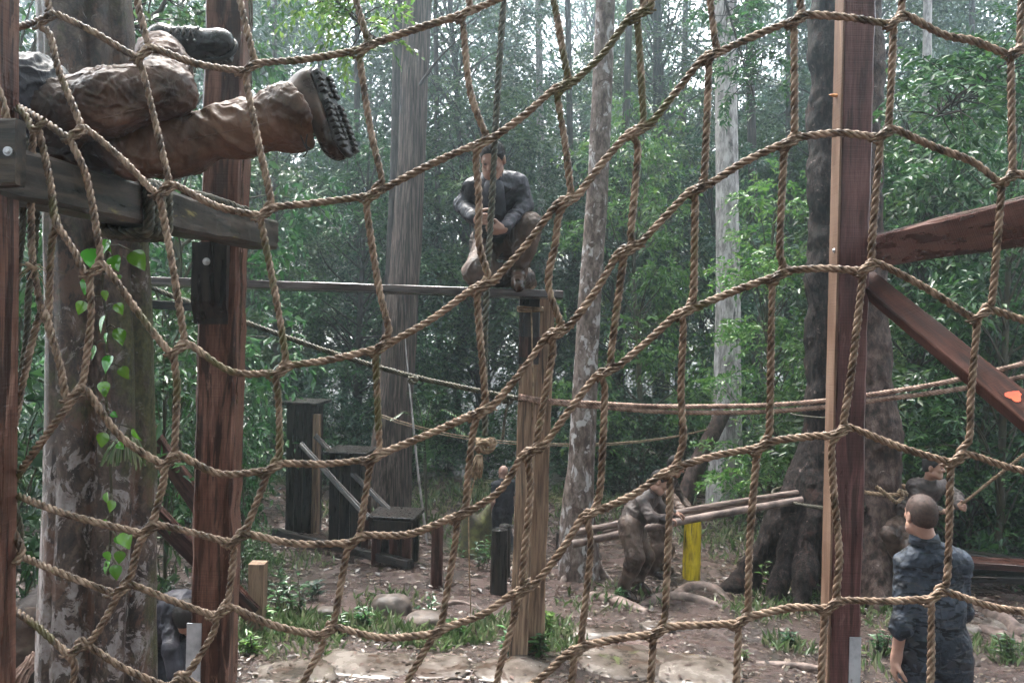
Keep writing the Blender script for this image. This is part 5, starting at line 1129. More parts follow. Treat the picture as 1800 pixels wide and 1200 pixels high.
def seam(name, ob, mat_, parent, samples, r=.0022):
    """a stitched seam laid on a cloth mesh: samples = (centre, axis, outward direction)"""
    vv = np.empty(len(ob.data.vertices)*3, np.float32); ob.data.vertices.foreach_get('co', vv); vv = vv.reshape(-1, 3).astype(float); pts = []
    for c, ax, dr in samples:
        c = np.array(c, float); ax = np.array(ax, float); ax /= np.linalg.norm(ax); dr = np.array(dr, float); dr = dr-ax*(dr@ax); dr /= np.linalg.norm(dr)
        q = vv-c; m = np.abs(q@ax) < .012; q = q[m]
        if len(q) == 0: continue
        pr = q-np.outer(q@ax, ax); L = np.linalg.norm(pr, axis=1)+1e-9; sc = (pr@dr)/L; k = np.argmax(sc); pts.append(vv[m][k])
    if len(pts) < 4: return
    pts = np.array(pts)
    for _ in range(2): pts[1:-1] = (pts[:-2]+2*pts[1:-1]+pts[2:])/4
    m = MB(); m.tube(pts, r, 6); return m.build(name, mat_, parent)
PEOPLE = {}
# kneeling soldier on the plank, gripping the thick rope
d = 6.34
J = dict(pel=P(878, 428, d+.30), chest=P(869, 328, d-.10), sl=P(832, 330, d-.10), sr=P(908, 322, d-.06), hx=rt, el=P(812, 360, d-.02), wl=P(838, 386, d-.26), er=P(923, 362, d-.05), wr=P(884, 402, d-.30),
         kl=P(838, 478, d-.10), al=P(868, 492, d+.34), tl=P(880, 516, d+.40), kr=P(932, 396, d-.12), ar=P(911, 480, d+.0), tr=P(911, 503, d-.20), head=P(866, 279, d-.32), hf=Vector((-.2, -.78, -.62)), hu=Vector((-.05, -.5, 1)))
J['al'] = P(925, 490, d+.36); J['tl'] = P(934, 499, d+.44)
person('soldier kneeling on the high plank and gripping the thick rope', J, 1.06, .008, M_navy, M_olive, M_boot_mud, M_cap, M_skin_tan, curl=(1.25, 1.25), palm=(-fw*-.2+rt, -rt), hd=((-fw+rt*.5-up*.1), (-rt*.9-fw*.4-up*.15)), fold=.014, untuck=False, hair_low=.01)
kneel = [o for o in bpy.data.objects if o.get('label', '').startswith('soldier kneeling')][0]
sdf_obj('undershirt', [('rc', P(868, 332, d-.20), P(872, 396, d-.04), .072, .085), ('rc', P(867, 318, d-.20), P(868, 338, d-.22), .05, .056)], .009, M_black, kneel, k=.03, fold=(.008, 9, 3))
JK = None
# man in camouflage, seen from behind
d = 5.0; q = rt*.80+fw*.35; q.normalize(); ft = Vector((P(1640, 1100, d).x, P(1640, 1100, d).y, 0)); gzv = gzs(ft.x, ft.y)
ch = P(1638, 985, d); hx = (rt*.97+fw*-.12).normalized(); face = hx.cross(Vector((0, 0, 1)))*-1.0
face = Vector((-hx.y, hx.x, 0)).normalized()
if face.dot(fw) < 0: face = -face
J = dict(pel=P(1642, 1158, d+.02), chest=ch, sl=ch-hx*.150-up*.020, sr=ch+hx*.150-up*.012, hx=hx, el=P(1585, 1092, d-.05), wl=P(1575, 1158, d-.02), er=P(1692, 1072, d+.10), wr=P(1680, 1085, d+.34),
         kl=Vector((0, 0, 0)), kr=Vector((0, 0, 0)), al=Vector((0, 0, 0)), ar=Vector((0, 0, 0)), tl=Vector((0, 0, 0)), tr=Vector((0, 0, 0)), head=P(1619, 906, d-.02), hf=(fw*.95-rt*.10-up*.02), hu=up)
pl = J['pel']
for sd_, o in (('l', -1), ('r', 1)):
    b = pl+hx*o*.10; k_ = gzs(b.x, b.y); J['k'+sd_] = Vector((b.x, b.y, k_+.50))+face*.03; J['a'+sd_] = Vector((b.x, b.y, k_+.11))+hx*o*.03; J['t'+sd_] = J['a'+sd_]+face*.17-Vector((0, 0, .075))
J['head'] = P(1618, 904, d-.02)
cam_man = person('man in blue grey camouflage shirt seen from behind', J, 1.0, .007, M_camo, M_black, M_boot, M_stubble, M_skin, sleeve='rolled', rolled=True, curl=(.55, .5), palm=(rt, -rt), fold=.011, untuck=True, eyes=True)
shirt_ = [o for o in cam_man.children if o.name.startswith('shirt')][0]
seam('yoke_seam', shirt_, M_black, shirt_, [(Vector((x_, P(1640, 1010, d).y, P(1640, 1012, d).z)), Vector((1, 0, 0)), Vector((0, -1, .02))) for x_ in np.linspace(P(1592, 1012, d).x, P(1690, 1012, d).x, 40)], .0018)
seam('back_seam', shirt_, M_black, shirt_, [(P(1636+.02*(y_-1010), y_, d+.02), Vector((0, 0, 1)), Vector((-.1, -1, 0))) for y_ in np.linspace(1015, 1170, 40)], .0016)
seam('hem', shirt_, M_black, shirt_, [(P(1642, 1172, d+.02), Vector((0, 0, 1)), Vector((math.cos(a_), math.sin(a_), 0))) for a_ in np.linspace(-3.0, -.1, 40)], .0022)
# collar
def collar(e, c, r, axis, mat_):
    B3 = basis(axis, rt); x = Vector((B3[0][0], B3[1][0], B3[2][0])); y = Vector((B3[0][1], B3[1][1], B3[2][1])); V = []; n = 28
    for k in range(n+1):
        a = -2.6+5.2*k/n-math.pi/2
        for (rr, z) in ((r*1.02, 0), (r*.98, .038), (r*1.10, .036), (r*1.25, -.008), (r*1.20, -.010)): V.append(tuple(c+(x*math.cos(a)+y*math.sin(a))*rr+Vector(axis).normalized()*z))
    Fc = [(k*5+j, k*5+j+1, (k+1)*5+j+1, (k+1)*5+j) for k in range(n) for j in range(4)]
    return link('collar', mesh('collar', V, Fc), mat_, e)
collar(cam_man, P(1625, 950, d-.005), .070, Vector((-.10, .12, 1)), M_camo)
# soldier leaning from the mottled tree and pulling a rope
d = 9.0
J = dict(pel=P(1592, 915, d+.15), chest=P(1630, 858, d-.05), sl=P(1607, 853, d-.02), sr=P(1658, 853, d-.02), hx=(rt*.8+fw*.4), el=P(1622, 892, d-.2), wl=P(1653, 898, d-.35), er=P(1683, 872, d-.15), wr=P(1685, 889, d-.38),
         kl=P(1564, 938, d-.20), al=P(1590, 1000, d-.05), tl=P(1600, 1016, d-.25), kr=P(1600, 960, d-.30), ar=P(1612, 1030, d-.1), tr=P(1622, 1046, d-.28), head=P(1641, 820, d-.18), hf=Vector((.75, -.62, -.05)), hu=Vector((.05, -.08, 1)))
person('soldier leaning out from the mottled tree and pulling a rope', J, 1.0, .010, M_grey_shirt, M_olive, M_boot_mud, M_cap, M_skin_tan, curl=(1.2, 1.2), hd=(rt*.9-fw*.3, -fw*.8+rt*.3), palm=(up*-1, -rt), fold=.013, untuck=False)
# two soldiers wrestling the poles
d = 9.35
def legs_to(J, side, k, a, toe): J['k'+side] = k; J['a'+side] = a; J['t'+side] = toe
gA = lambda px, dd, dz: Vector((P(px, 950, dd).x, P(px, 950, dd).y, gzs(P(px, 950, dd).x, P(px, 950, dd).y)+dz))
J = dict(pel=P(1150, 905, d+.55), chest=P(1172, 846, d+.50), sl=P(1164, 852, d+.30), sr=P(1182, 848, d+.68), hx=fw, el=P(1186, 882, d+.10), wl=P(1203, 898, d-.05), er=P(1196, 876, d+.62), wr=P(1214, 895, d+.5),
         head=P(1188, 818, d+.42), hf=Vector((.9, -.25, -.40)), hu=Vector((.4, 0, 1)))
legs_to(J, 'l', P(1158, 962, d+.40), gA(1150, d+.45, .10), gA(1170, d+.35, .03)); legs_to(J, 'r', P(1172, 965, d+.7), gA(1160, d+.75, .10), gA(1180, d+.67, .03))
person('muddy soldier with one arm stretched along the poles', J, .98, .010, M_olive, M_olive, M_boot_mud, M_cap, M_skin_tan, curl=(.35, .6), palm=(-up, -up), hd=(rt-up*.15, rt-up*.2), fold=.013, untuck=False)
d = 8.75
J = dict(pel=P(1108, 922, d), chest=P(1138, 872, d+.10), sl=P(1128, 880, d-.10), sr=P(1148, 870, d+.26), hx=(rt*.25+fw), el=P(1146, 908, d-.22), wl=P(1170, 912, d-.16), er=P(1166, 900, d+.32), wr=P(1184, 902, d+.2),
         head=P(1160, 846, d+.06), hf=Vector((.85, -.25, -.5)), hu=Vector((.5, 0, .9)))
legs_to(J, 'l', P(1118, 978, d-.20), gA(1098, d-.05, .10), gA(1116, d-.18, .03)); legs_to(J, 'r', P(1134, 976, d+.18), gA(1122, d+.22, .10), gA(1140, d+.12, .03))
person('muddy soldier bending forward with both hands on the poles', J, 1.0, .010, M_grey_shirt, M_olive, M_boot_mud, M_cap, M_skin_tan, curl=(.9, .9), hd=(rt-up*.1, rt-up*.1), palm=(-up, -up), fold=.013, untuck=False)
# bald man in a black T-shirt walking far off
d = 14.2; b = at_ground(884, d)
def stand(px, d, hgt, face, hx, lean=0.0):
    b = at_ground(px, d); z = b.z; f = V3(face).normalized(); x = V3(hx).normalized(); Z = lambda h, fo=0, so=0: b+Vector((0, 0, h*hgt))+f*fo+x*so
    return dict(pel=Z(.53), chest=Z(.78, lean), sl=Z(.80, lean, -.175), sr=Z(.80, lean, .175), hx=x, el=Z(.63, lean-.06, -.24), wl=Z(.50, lean+.04, -.25), er=Z(.63, lean-.02, .24), wr=Z(.50, lean+.14, .24), kl=Z(.28, .10, -.09), al=Z(.055, .12, -.09), tl=Z(.02, .30, -.09), kr=Z(.28, .02, .09), ar=Z(.07, -.22, .09), tr=Z(.02, -.06, .10), head=Z(.925, lean+.02), hf=f, hu=Vector((0, 0, 1)))
person('bald man in a dark T-shirt walking behind the tan platform post', stand(884, d, 1.58, -rt*.55+fw*.8, rt*.8+fw*.55), .92, .013, M_black, M_black, M_boot, None, M_skin, sleeve='short', fold=.010, untuck=True, eyes=False)
# small soldier crouched far off by the leaning log
d = 19.0
J = dict(pel=P(1203, 868, d), chest=P(1205, 848, d-.05), sl=P(1198, 846, d-.15), sr=P(1210, 846, d+.12), hx=(rt*.5+fw), el=P(1210, 860, d-.2), wl=P(1216, 870, d-.1), er=P(1218, 858, d+.1), wr=P(1224, 868, d+.05), kl=P(1212, 876, d-.2), al=P(1204, 898, d-.1), tl=P(1212, 903, d-.12), kr=P(1213, 878, d+.15), ar=P(1206, 898, d+.12), tr=P(1216, 903, d+.12), head=P(1217, 840, d-.02), hf=Vector((.9, -.3, -.3)), hu=Vector((.25, 0, 1)))
person('small far soldier crouching beside the leaning log', J, .98, .015, M_grey_shirt, M_olive, M_boot_mud, None, M_skin, fold=.012, untuck=False, eyes=False)
# two bent figures low down behind the lichen trunk
d = 5.6
J = dict(pel=P(56, 1085, d), chest=P(100, 1050, d+.25), sl=P(90, 1050, d+.05), sr=P(105, 1045, d+.42), hx=fw, el=P(118, 1110, d), wl=P(120, 1160, d+.05), er=P(130, 1110, d+.4), wr=P(132, 1160, d+.3), kl=P(50, 1190, d-.05), kr=P(64, 1190, d+.2), al=at_ground(40, d-.05, .11), ar=at_ground(62, d+.2, .11), tl=at_ground(60, d-.1, .04), tr=at_ground(82, d+.15, .04), head=P(132, 1060, d+.3), hf=Vector((.7, 0, -.7)), hu=Vector((.7, 0, .7)))
person('stooping soldier in a grey shirt half hidden left of the lichen trunk', J, 1.0, .010, M_grey_shirt, M_olive, M_boot_mud, M_cap, M_skin_tan, fold=.013, untuck=True, eyes=False)
d = 5.7
J = dict(pel=P(296, 1128, d), chest=P(316, 1068, d-.22), sl=P(300, 1072, d-.28), sr=P(338, 1070, d-.12), hx=rt, el=P(300, 1140, d-.42), wl=P(310, 1190, d-.45), er=P(336, 1140, d-.35), wr=P(334, 1195, d-.4), kl=P(288, 1225, d-.1), kr=P(318, 1225, d+.05), al=at_ground(284, d, .11), ar=at_ground(318, d+.15, .11), tl=at_ground(284, d-.22, .04), tr=at_ground(322, d-.05, .04), head=P(330, 1085, d-.45), hf=Vector((.2, -.4, -.85)), hu=Vector((.1, -.85, .4)))
person('stooping soldier in dark clothes between the lichen trunk and the tall red post', J, 1.0, .010, M_navy, M_black, M_boot_mud, M_cap, M_skin_tan, fold=.013, untuck=True, eyes=False)

# the soldier lying along the beam: trousers and boots fill the top left, so these are built by hand
def lying_soldier():
    d = 2.78; e = empty('person', P(60, 300, d), 'soldier lying along the beam at the top left, muddy boots toward the right', 'person')
    pel = P(52, 212, d); ch = P(-190, 165, d-.02); hipA = P(75, 200, d-.06); hipB = P(85, 245, d+.10)
    kA = P(290, 160, d-.02); aA = P(283, 92, d+.30); kB = P(318, 246, d+.06); aB = P(545, 186, d+.12)
    sA, sB = P(-215, 150, d+.17), P(-205, 195, d-.17); hd_ = P(-330, 150, d)
    hp, A, M3 = head_prims(hd_, -rt, up, 1.0)
    body = hp+[('rc', ch, hd_+rt*.07, .06, .055, .03), ('rc', pel, ch, .13, .13, .05), ('rc', sA, P(-330, 190, d+.3), .05, .042), ('rc', P(-330, 190, d+.3), P(-400, 250, d+.15), .042, .03), ('rc', sB, P(-310, 260, d-.2), .05, .042), ('rc', P(-310, 260, d-.2), P(-400, 270, d-.1), .042, .03), ('rc', hipA, kA, .075, .05), ('rc', kA, aA, .05, .036), ('rc', hipB, kB, .075, .05), ('rc', kB, aB, .05, .036)]
    body += hand_prims(P(-400, 250, d+.15), -rt, fw, 1, .9)+hand_prims(P(-400, 270, d-.1), -rt, fw, -1, .9)
    sdf_obj('body', body, .009, M_skin_tan, e, k=.02)
    sdf_obj('hair', [('el', A(0, -.014, .030), (.080, .099, .0925), M3)], .009, M_cap, e, cuts=[(A(0, .062, .055), (-rt*.9-up*.55))])
    jk = [('rc', P(40, 190, d+.02), ch, .155, .165, .06), ('rc', P(62, 178, d-.07), P(-60, 185, d-.05), .130, .145, .05), ('rc', P(20, 215, d-.1), ch, .12, .14, .06), ('rc', sA, P(-330, 190, d+.3), .075, .06), ('rc', P(-330, 190, d+.3), P(-390, 245, d+.16), .06, .05), ('rc', sB, P(-310, 260, d-.2), .075, .06), ('rc', P(-310, 260, d-.2), P(-390, 268, d-.1), .06, .05), ('rc', ch, sA, .12, .08), ('rc', ch, sB, .12, .08)]
    sdf_obj('jacket', jk, .008, M_navy, e, k=.03, fold=(.022, 9, 5))
    # bent leg: thigh to the knee, shin folded up and away
    tA = [('rc', P(62, 205, d+.0), hipA, .125, .118, .05), ('rc', hipA, P(190, 178, d-.08), .110, .096, .05), ('rc', P(190, 178, d-.08), P(285, 158, d-.02), .096, .082, .04), ('rc', P(285, 158, d-.02), P(292, 120, d+.14), .086, .078, .03), ('rc', P(292, 120, d+.14), P(278, 94, d+.28), .078, .072, .04), ('rc', P(276, 94, d+.28), P(292, 90, d+.33), .070, .064, .03), ('rc', P(270, 170, d-.05), P(312, 165, d-.02), .06, .055, .05)]
    v, f = sdf_mesh(tA, .006, .03); v = smooth_vf(v, f, 1); v = folds(v, f, .012, 6, 21, 1.0); v = folds(v, f, .0095, 12, 22, 1.3); v = folds(v, f, .006, 30, 23, 1.2); tr = link('trousers', mesh('trousers', v, f), M_mudcloth, e)
    tB = [('rc', P(110, 258, d+.10), kB, .108, .088, .05), ('rc', kB, P(420, 228, d+.06), .084, .090, .04), ('rc', P(420, 228, d+.06), P(508, 205, d+.07), .090, .108, .04), ('rc', P(505, 200, d+.07), P(521, 200, d+.08), .108, .112, .03), ('rc', P(230, 285, d+.04), P(330, 282, d+.04), .06, .05, .06)]
    axc = (P(524, 198, d+.08)-P(420, 232, d-.02)).normalized(); tB.append(('-el', P(524, 199, d+.08), (.094, .094, .07), np.array(basis(axc, up)), .01))
    ax = (P(524, 198, d+.08)-P(420, 232, d-.02)).normalized()
    v, f = sdf_mesh(tB, .006, .03, cuts=[(P(521, 200, d+.08), ax)]); v = smooth_vf(v, f, 1); v = folds(v, f, .013, 5, 31, 1.0); v = folds(v, f, .008, 10, 32, 1.3); v = folds(v, f, .0045, 28, 33, 1.2); leg_ = link('trouser_leg', mesh('trouser_leg', v, f), M_mudleg, e)
    # cuff hem
    B3 = basis(ax, up); x = Vector((B3[0][0], B3[1][0], B3[2][0])); y = Vector((B3[0][1], B3[1][1], B3[2][1])); c = P(521, 200, d+.08)-ax*.004
    axB = np.array(P(508, 205, d+.07)-P(420, 228, d+.06)); cB = [P(330, 244, d+.06).lerp(P(510, 204, d+.07), t) for t in np.linspace(0, 1, 40)]
    for dv in (up*.75-fw*.6, -up*.35-fw*.9): seam('seam', leg_, M_mudcloth, leg_, [(c_, axB, dv) for c_ in cB])
    for off_ in (.006, .026): seam('hem', leg_, M_mudcloth, leg_, [(P(519, 201, d+.08)-axc*off_, axc, up*math.cos(a_)-fw*math.sin(a_)) for a_ in np.linspace(0, 6.28, 60)], .0026)
    axA = P(285, 158, d-.02)-P(190, 178, d-.08); cA = [P(95, 196, d-.06).lerp(P(285, 158, d-.02), t) for t in np.linspace(0, 1, 40)]
    for dv in (up*.5-fw*.85, -up*.6-fw*.8): seam('seam', tr, M_mudleg, tr, [(c_, axA, dv) for c_ in cA])
    # boots
    def boot(heel, toe, upv, shaft, mat_, lug=True, lace=True, slope=.017, k_=1.0):
        heel, toe, shaft = V3(heel), V3(toe), V3(shaft); td = (toe-heel).normalized(); u = V3(upv); u = (u-td*u.dot(td)).normalized(); x = td.cross(u); L = (toe-heel).length*1.0; M3 = np.array(Matrix((x, td, u)).transposed()); A = lambda X, Y, Z: heel+x*X+td*Y*L+u*Z
        b = empty('boot', heel); 
        pr = [('rc', A(0, .08, .055), A(0, .5, .05), .044, .042, .03), ('rc', A(.004, .5, .042), A(.004, .90, .036), .046, .040, .03), ('rc', A(-.012, .6, .035), A(-.010, .86, .032), .040, .036, .03), ('rc', A(0, .10, .06), shaft, .050, .058, .04), ('rc', A(0, .45, .07), A(0, .1, .06).lerp(shaft, .55), .036, .048, .04), ('el', A(0, .90, .040), (.048, .055, .036), M3, .02), ('rc', A(0, .06, .10), A(0, .05, .04), .042, .042, .03)]
        pr = [(('rc', p[1], p[2], p[3]*k_, p[4]*k_, p[5]) if p[0] == 'rc' else ('el', p[1], tuple(r_*k_ for r_ in p[2]), p[3], p[4])) for p in pr]
        o = sdf_obj('boot', pr, .0045, mat_, e, k=.02, cuts=[(A(0, 0, .016), -u)], smooth=2)
        bpy.data.objects.remove(b)
        so = [('rc', A(0, .08, .010), A(0, .40, .010), .043, .034, .02), ('rc', A(.002, .40, .010), A(.006, .88, .012), .038, .046, .03), ('el', A(.004, .90, .012), (.049, .060, .02), M3, .02)]
        so = [(('rc', p[1], p[2], p[3]*k_, p[4]*k_, p[5]) if p[0] == 'rc' else ('el', p[1], tuple(r_*k_ for r_ in p[2]), p[3], p[4])) for p in so]
        s_ = sdf_obj('sole', so, .0045, M_sole, o, k=.02, cuts=[(A(0, 0, .020), u), (A(0, 0, .0), -u)], smooth=1)
        m = MB(); g = np.random.default_rng(3)
        for t_ in np.arange(.02, 1.05, .085):
            hw = k_*(.030+.016*math.sin(max(0, t_-.25)*3.2)+(.008 if t_ < .3 else 0))
            if .36 < t_ < .44: continue
            for sg in (-1, 1):
                c_ = A(sg*hw*.85+.003, t_, -.002); Mx = Matrix((x, td, u)).transposed().to_4x4(); Mx.translation = c_; m.box((-.015, -.0085, -.011), (.015, .0085, .012), .003, Mx)
            if .2 < t_ < .95: Mx = Matrix((x, td, u)).transposed().to_4x4(); Mx.translation = A(.003, t_+.03, 0); m.box((-.009, -.008, -.009), (.009, .008, .008), .003, Mx)
        m.build('tread_lug', M_sole, o, smooth=False)
        if lace:
            m = MB(); mh = MB()
            for k in range(6):
                t_ = .66-.10*k; z = (.090+slope*k)*k_
                def surf(sx_, t1, z1): return A(sx_, t1, z1)
                a = A(-.026, t_, z-.004); b_ = A(.026, t_-.07, z+.010); a2 = A(.026, t_, z-.004); b2 = A(-.026, t_-.07, z+.010); md = A(0, t_-.03, z+.016)
                if k < 5: m.tube([a, md, b_], .0028, 6); m.tube([a2, md+u*.003, b2], .0028, 6)
                for sx_ in (-1, 1): q = A(sx_*.030, t_, z-.009); mh.tube([q-u*.004, q+u*.004, q+u*.005+x*sx_*.004], [.0045, .0045, .003], 8)
            m.build('lace', M_lace, o); mh.build('eyelet', M_zinc, o)
            tg = [('rc', A(0, .64, .070), A(0, .30, .070+slope*4), .020, .022, .02)]; sdf_obj('tongue', tg, .005, mat_, o)
        return o
    boot(P(304, 100, d+.42), P(404, 88, d+.36), (-fw*.92+up*.42), P(278, 92, d+.32), M_boot, slope=.004, k_=1.10)
    boot(P(566, 132, d+.10), P(610, 254, d+.06), (-rt*.93-up*.30+fw*.30), P(506, 204, d+.075), M_boot_mud, k_=1.16)
    # dangling lace end
    m = MB(); m.tube(crom([P(528, 238, d), P(534, 252, d-.01), P(540, 266, d), P(533, 276, d)], .01), .0026, 6); m.tube(crom([P(540, 236, d), P(538, 256, d), P(546, 262, d)], .01), .0026, 6); m.build('lace_end', M_sole, leg_)
    return e
lying_soldier()
# ------------------------------------------------------------------ the cargo net
def dnet(px, py): return 2.30+.05*math.sin(px/310.)+.04*math.cos(py/260.+px/700.)+.00004*max(0, 140-px)**2*.25
def PN(x, y, o=0.0): return P(x, y, dnet(x, y)+o)
HL = [[(-40,58),(0,52),(30,48),(80,31),(160,54),(253,91),(345,112),(440,117),(540,104),(642,82),(735,50),(818,22),(880,-4),(960,-50)],
 [(20,178),(31,187),(80,215),(134,233),(215,280),(290,331),(380,362),(467,370),(560,356),(656,338),(755,290),(849,248),(920,204),(991,150),(1060,95),(1125,24),(1150,-8),(1190,-60)],
 [(95,378),(101,396),(130,440),(167,473),(240,545),(315,610),(405,652),(494,648),(580,632),(670,608),(760,560),(849,500),(925,430),(997,350),(1060,285),(1124,226),(1190,160),(1254,94),(1330,62),(1402,33),(1490,31),(1577,35),(1660,62),(1710,72),(1788,88),(1840,100)],
 [(78,548),(84,567),(105,640),(134,691),(210,765),(299,806),(385,832),(478,820),(570,815),(660,800),(755,762),(846,722),(915,655),(980,582),(1045,515),(1105,437),(1170,380),(1229,330),(1310,284),(1389,248),(1475,234),(1555,234),(1640,258),(1710,285),(1773,312),(1840,345)],
 [(-30,850),(8,874),(120,904),(261,928),(340,936),(418,944),(520,955),(627,946),(720,938),(812,902),(880,860),(937,791),(1000,722),(1067,651),(1140,598),(1207,545),(1290,512),(1371,482),(1450,472),(1525,469),(1625,505),(1726,551),(1770,566),(1840,605)],
 [(-30,950),(19,983),(110,1008),(214,1033),(300,1054),(389,1072),(480,1098),(574,1108),(670,1120),(769,1107),(850,1078),(921,1033),(985,970),(1042,900),(1115,868),(1184,823),(1260,800),(1341,781),(1410,768),(1477,757),(1580,785),(1683,804),(1740,806),(1840,832)],
 [(-30,1030),(4,1057),(65,1100),(134,1138),(215,1172),(307,1198),(390,1225),(520,1255),(700,1262),(850,1240),(937,1200),(1018,1138),(1085,1122),(1158,1107),(1230,1098),(1306,1088),(1390,1068),(1465,1061),(1555,1056),(1644,1046),(1710,1052),(1840,1078)]]
VL = [[(86,-60),(84,0),(80,31),(88,62),(105,128),(134,232),(152,311),(174,430),(167,473),(160,560),(146,670),(134,691),(78,769),(25,843),(8,876),(6,920),(19,983),(-10,1020)],
 [(232,-60),(241,0),(257,66),(253,91),(253,132),(272,210),(296,312),(290,331),(286,373),(304,470),(323,590),(315,611),(311,683),(307,786),(299,806),(286,852),(271,909),(261,928),(243,960),(228,1014),(214,1033),(187,1084),(158,1127),(134,1139),(131,1175),(124,1230)],
 [(412,-60),(422,0),(443,89),(440,117),(434,148),(448,220),(475,344),(467,370),(462,405),(490,550),(502,628),(494,648),(490,711),(491,798),(478,820),(456,870),(431,932),(418,944),(411,975),(401,1055),(389,1072),(373,1115),(331,1181),(307,1198),(290,1240)],
 [(612,-60),(626,0),(644,62),(642,82),(634,115),(652,230),(671,314),(656,339),(646,376),(666,505),(683,577),(670,607),(661,644),(666,765),(660,800),(648,832),(634,926),(627,946),(610,968),(588,1088),(574,1107),(566,1135),(532,1200),(515,1240)],
 [(822,-50),(820,22),(814,42),(826,156),(852,232),(849,249),(837,280),(842,350),(842,425),(858,484),(849,500),(840,545),(849,652),(853,700),(846,722),(830,769),(822,843),(812,901),(800,952),(782,1062),(769,1107),(738,1158),(712,1220)],
 [(962,-60),(973,0),(990,92),(998,132),(992,149),(981,176),(993,249),(1003,332),(997,352),(981,385),(976,430),(964,497),(984,565),(980,582),(970,629),(948,750),(937,791),(932,866),(918,1015),(921,1034),(902,1092),(870,1215)],
 [(1128,-50),(1125,22),(1121,42),(1130,178),(1124,226),(1121,272),(1109,410),(1105,436),(1094,470),(1075,613),(1067,651),(1063,691),(1056,845),(1042,899),(1038,967),(1022,1120),(1018,1138),(1007,1180),(998,1240)],
 [(1246,-60),(1249,0),(1258,76),(1254,95),(1246,128),(1239,296),(1229,330),(1222,360),(1219,515),(1207,545),(1201,575),(1197,691),(1201,770),(1184,823),(1178,862),(1170,1062),(1158,1107),(1147,1142),(1141,1230)],
 [(1410,-60),(1407,0),(1402,32),(1396,52),(1397,216),(1389,247),(1378,274),(1371,430),(1376,464),(1371,481),(1357,517),(1353,740),(1341,781),(1329,812),(1318,948),(1315,1058),(1306,1088),(1298,1110),(1292,1230)],
 [(1592,-60),(1586,0),(1577,34),(1571,50),(1564,200),(1555,233),(1547,258),(1533,422),(1525,468),(1516,490),(1497,652),(1483,740),(1477,757),(1462,787),(1465,860),(1475,970),(1470,1040),(1465,1061),(1450,1085),(1440,1230)],
 [(1800,-60),(1797,0),(1793,72),(1788,88),(1777,103),(1780,286),(1773,312),(1761,330),(1744,526),(1726,551),(1718,566),(1707,691),(1704,768),(1684,803),(1671,828),(1665,1012),(1644,1045),(1637,1074),(1634,1230)]]
# the net goes on past the edges of the picture
for h, nd in ((2, (1788,88)), (3, (1773,312)), (4, (1726,551)), (5, (1683,804)), (6, (1644,1046))):
    k0 = HL[h].index(nd); HL[h] = HL[h][:k0+1]
    for k in (1, 2, 3): HL[h] += [(nd[0]+205*(k-.5), nd[1]+25*(k-.5)+8), (nd[0]+205*k, nd[1]+25*k)]
    HL[h].append((nd[0]+205*3.4, nd[1]+25*3.4))
HL[0] += [(1060,-118), (1170,-205), (1300,-300)]; HL[1] += [(1270,-150), (1420,-225), (1600,-235), (1800,-190), (2000,-160), (2210,-140)]
V0 = list(VL[-1])
for k in (1, 2, 3): VL.append([(x+205*k, y+25*k) for x, y in V0])
VL = [[(v[0][0]-(v[1][0]-v[0][0])*2, -330)]+v+([(v[-1][0]-20, 1420), (v[-1][0]-40, 1650)] if v[-1][1] > 1150 else []) for v in VL]
RN_ = .0112
net = empty('cargo_net', PN(900, 1250), 'large brown rope climbing net of rectangular meshes filling the foreground', 'climbing net')
def node_pts():
    out = []
    for h in HL:
        hs = set(h)
        for v in VL:
            best = None
            for a in v:
                for b in h:
                    q = abs(a[0]-b[0])+abs(a[1]-b[1])
                    if q <= 12 and (best is None or q < best[0]): best = (q, ((a[0]+b[0])/2, (a[1]+b[1])/2), a, b)
            if best: out.append(best[1:])
    return out
NODES = node_pts()
nodeH = {}; nodeV = {}
for c, a, b in NODES: nodeV[a] = c; nodeH[b] = c
for h in HL:
    pts = []
    for q in h:
        if q in nodeH:
            x, y = nodeH[q]; sl = 1 if x < 1350 else 1; pts += [PN(x-17, y+7, -.003), PN(x, y, -.006), PN(x+17, y-6, -.003)]
        else: pts.append(PN(*q))
    # thicker where the other rope is tucked through
    rope('cross_rope', pts, RN_, M_rope, net, per=9)
for v in VL:
    pts = []
    for q in v:
        if q in nodeV:
            x, y = nodeV[q]; pts += [PN(x+7, y-15, .004), PN(x+1, y-2, -.002), PN(x-9, y+15, -.010)]
        else: pts.append(PN(*q))
    rope('hanging_rope', pts, RN_*.98, M_rope, net, per=9)
# tucks: the strands opened round each crossing
gk = np.random.default_rng(8)
for c, a, b in NODES:
    x, y = c
    if not (-20 < x < 1820 and -20 < y < 1220): continue
    lst = []
    for (ox0, oy0, ox1, oy1, dz) in ((-22, 13, 10, -9, -.012), (-14, 17, 20, -3, -.011)):
        j = gk.normal(0, 1.5, 4); lst.append(rope_vf([PN(x+ox0-5+j[0], y+oy0+2, .004), PN(x+ox0+6, y+oy0-3+j[1], dz), PN(x+(ox0+ox1)/2, y+(oy0+oy1)/2+j[2], dz-.006), PN(x+ox1-5, y+oy1+3, dz), PN(x+ox1+6, y+oy1-2+j[3], .004)], .0066, pitch=.05, strands=2, sides=6, per=6))
    rope_join('splice', lst, M_rope, net)
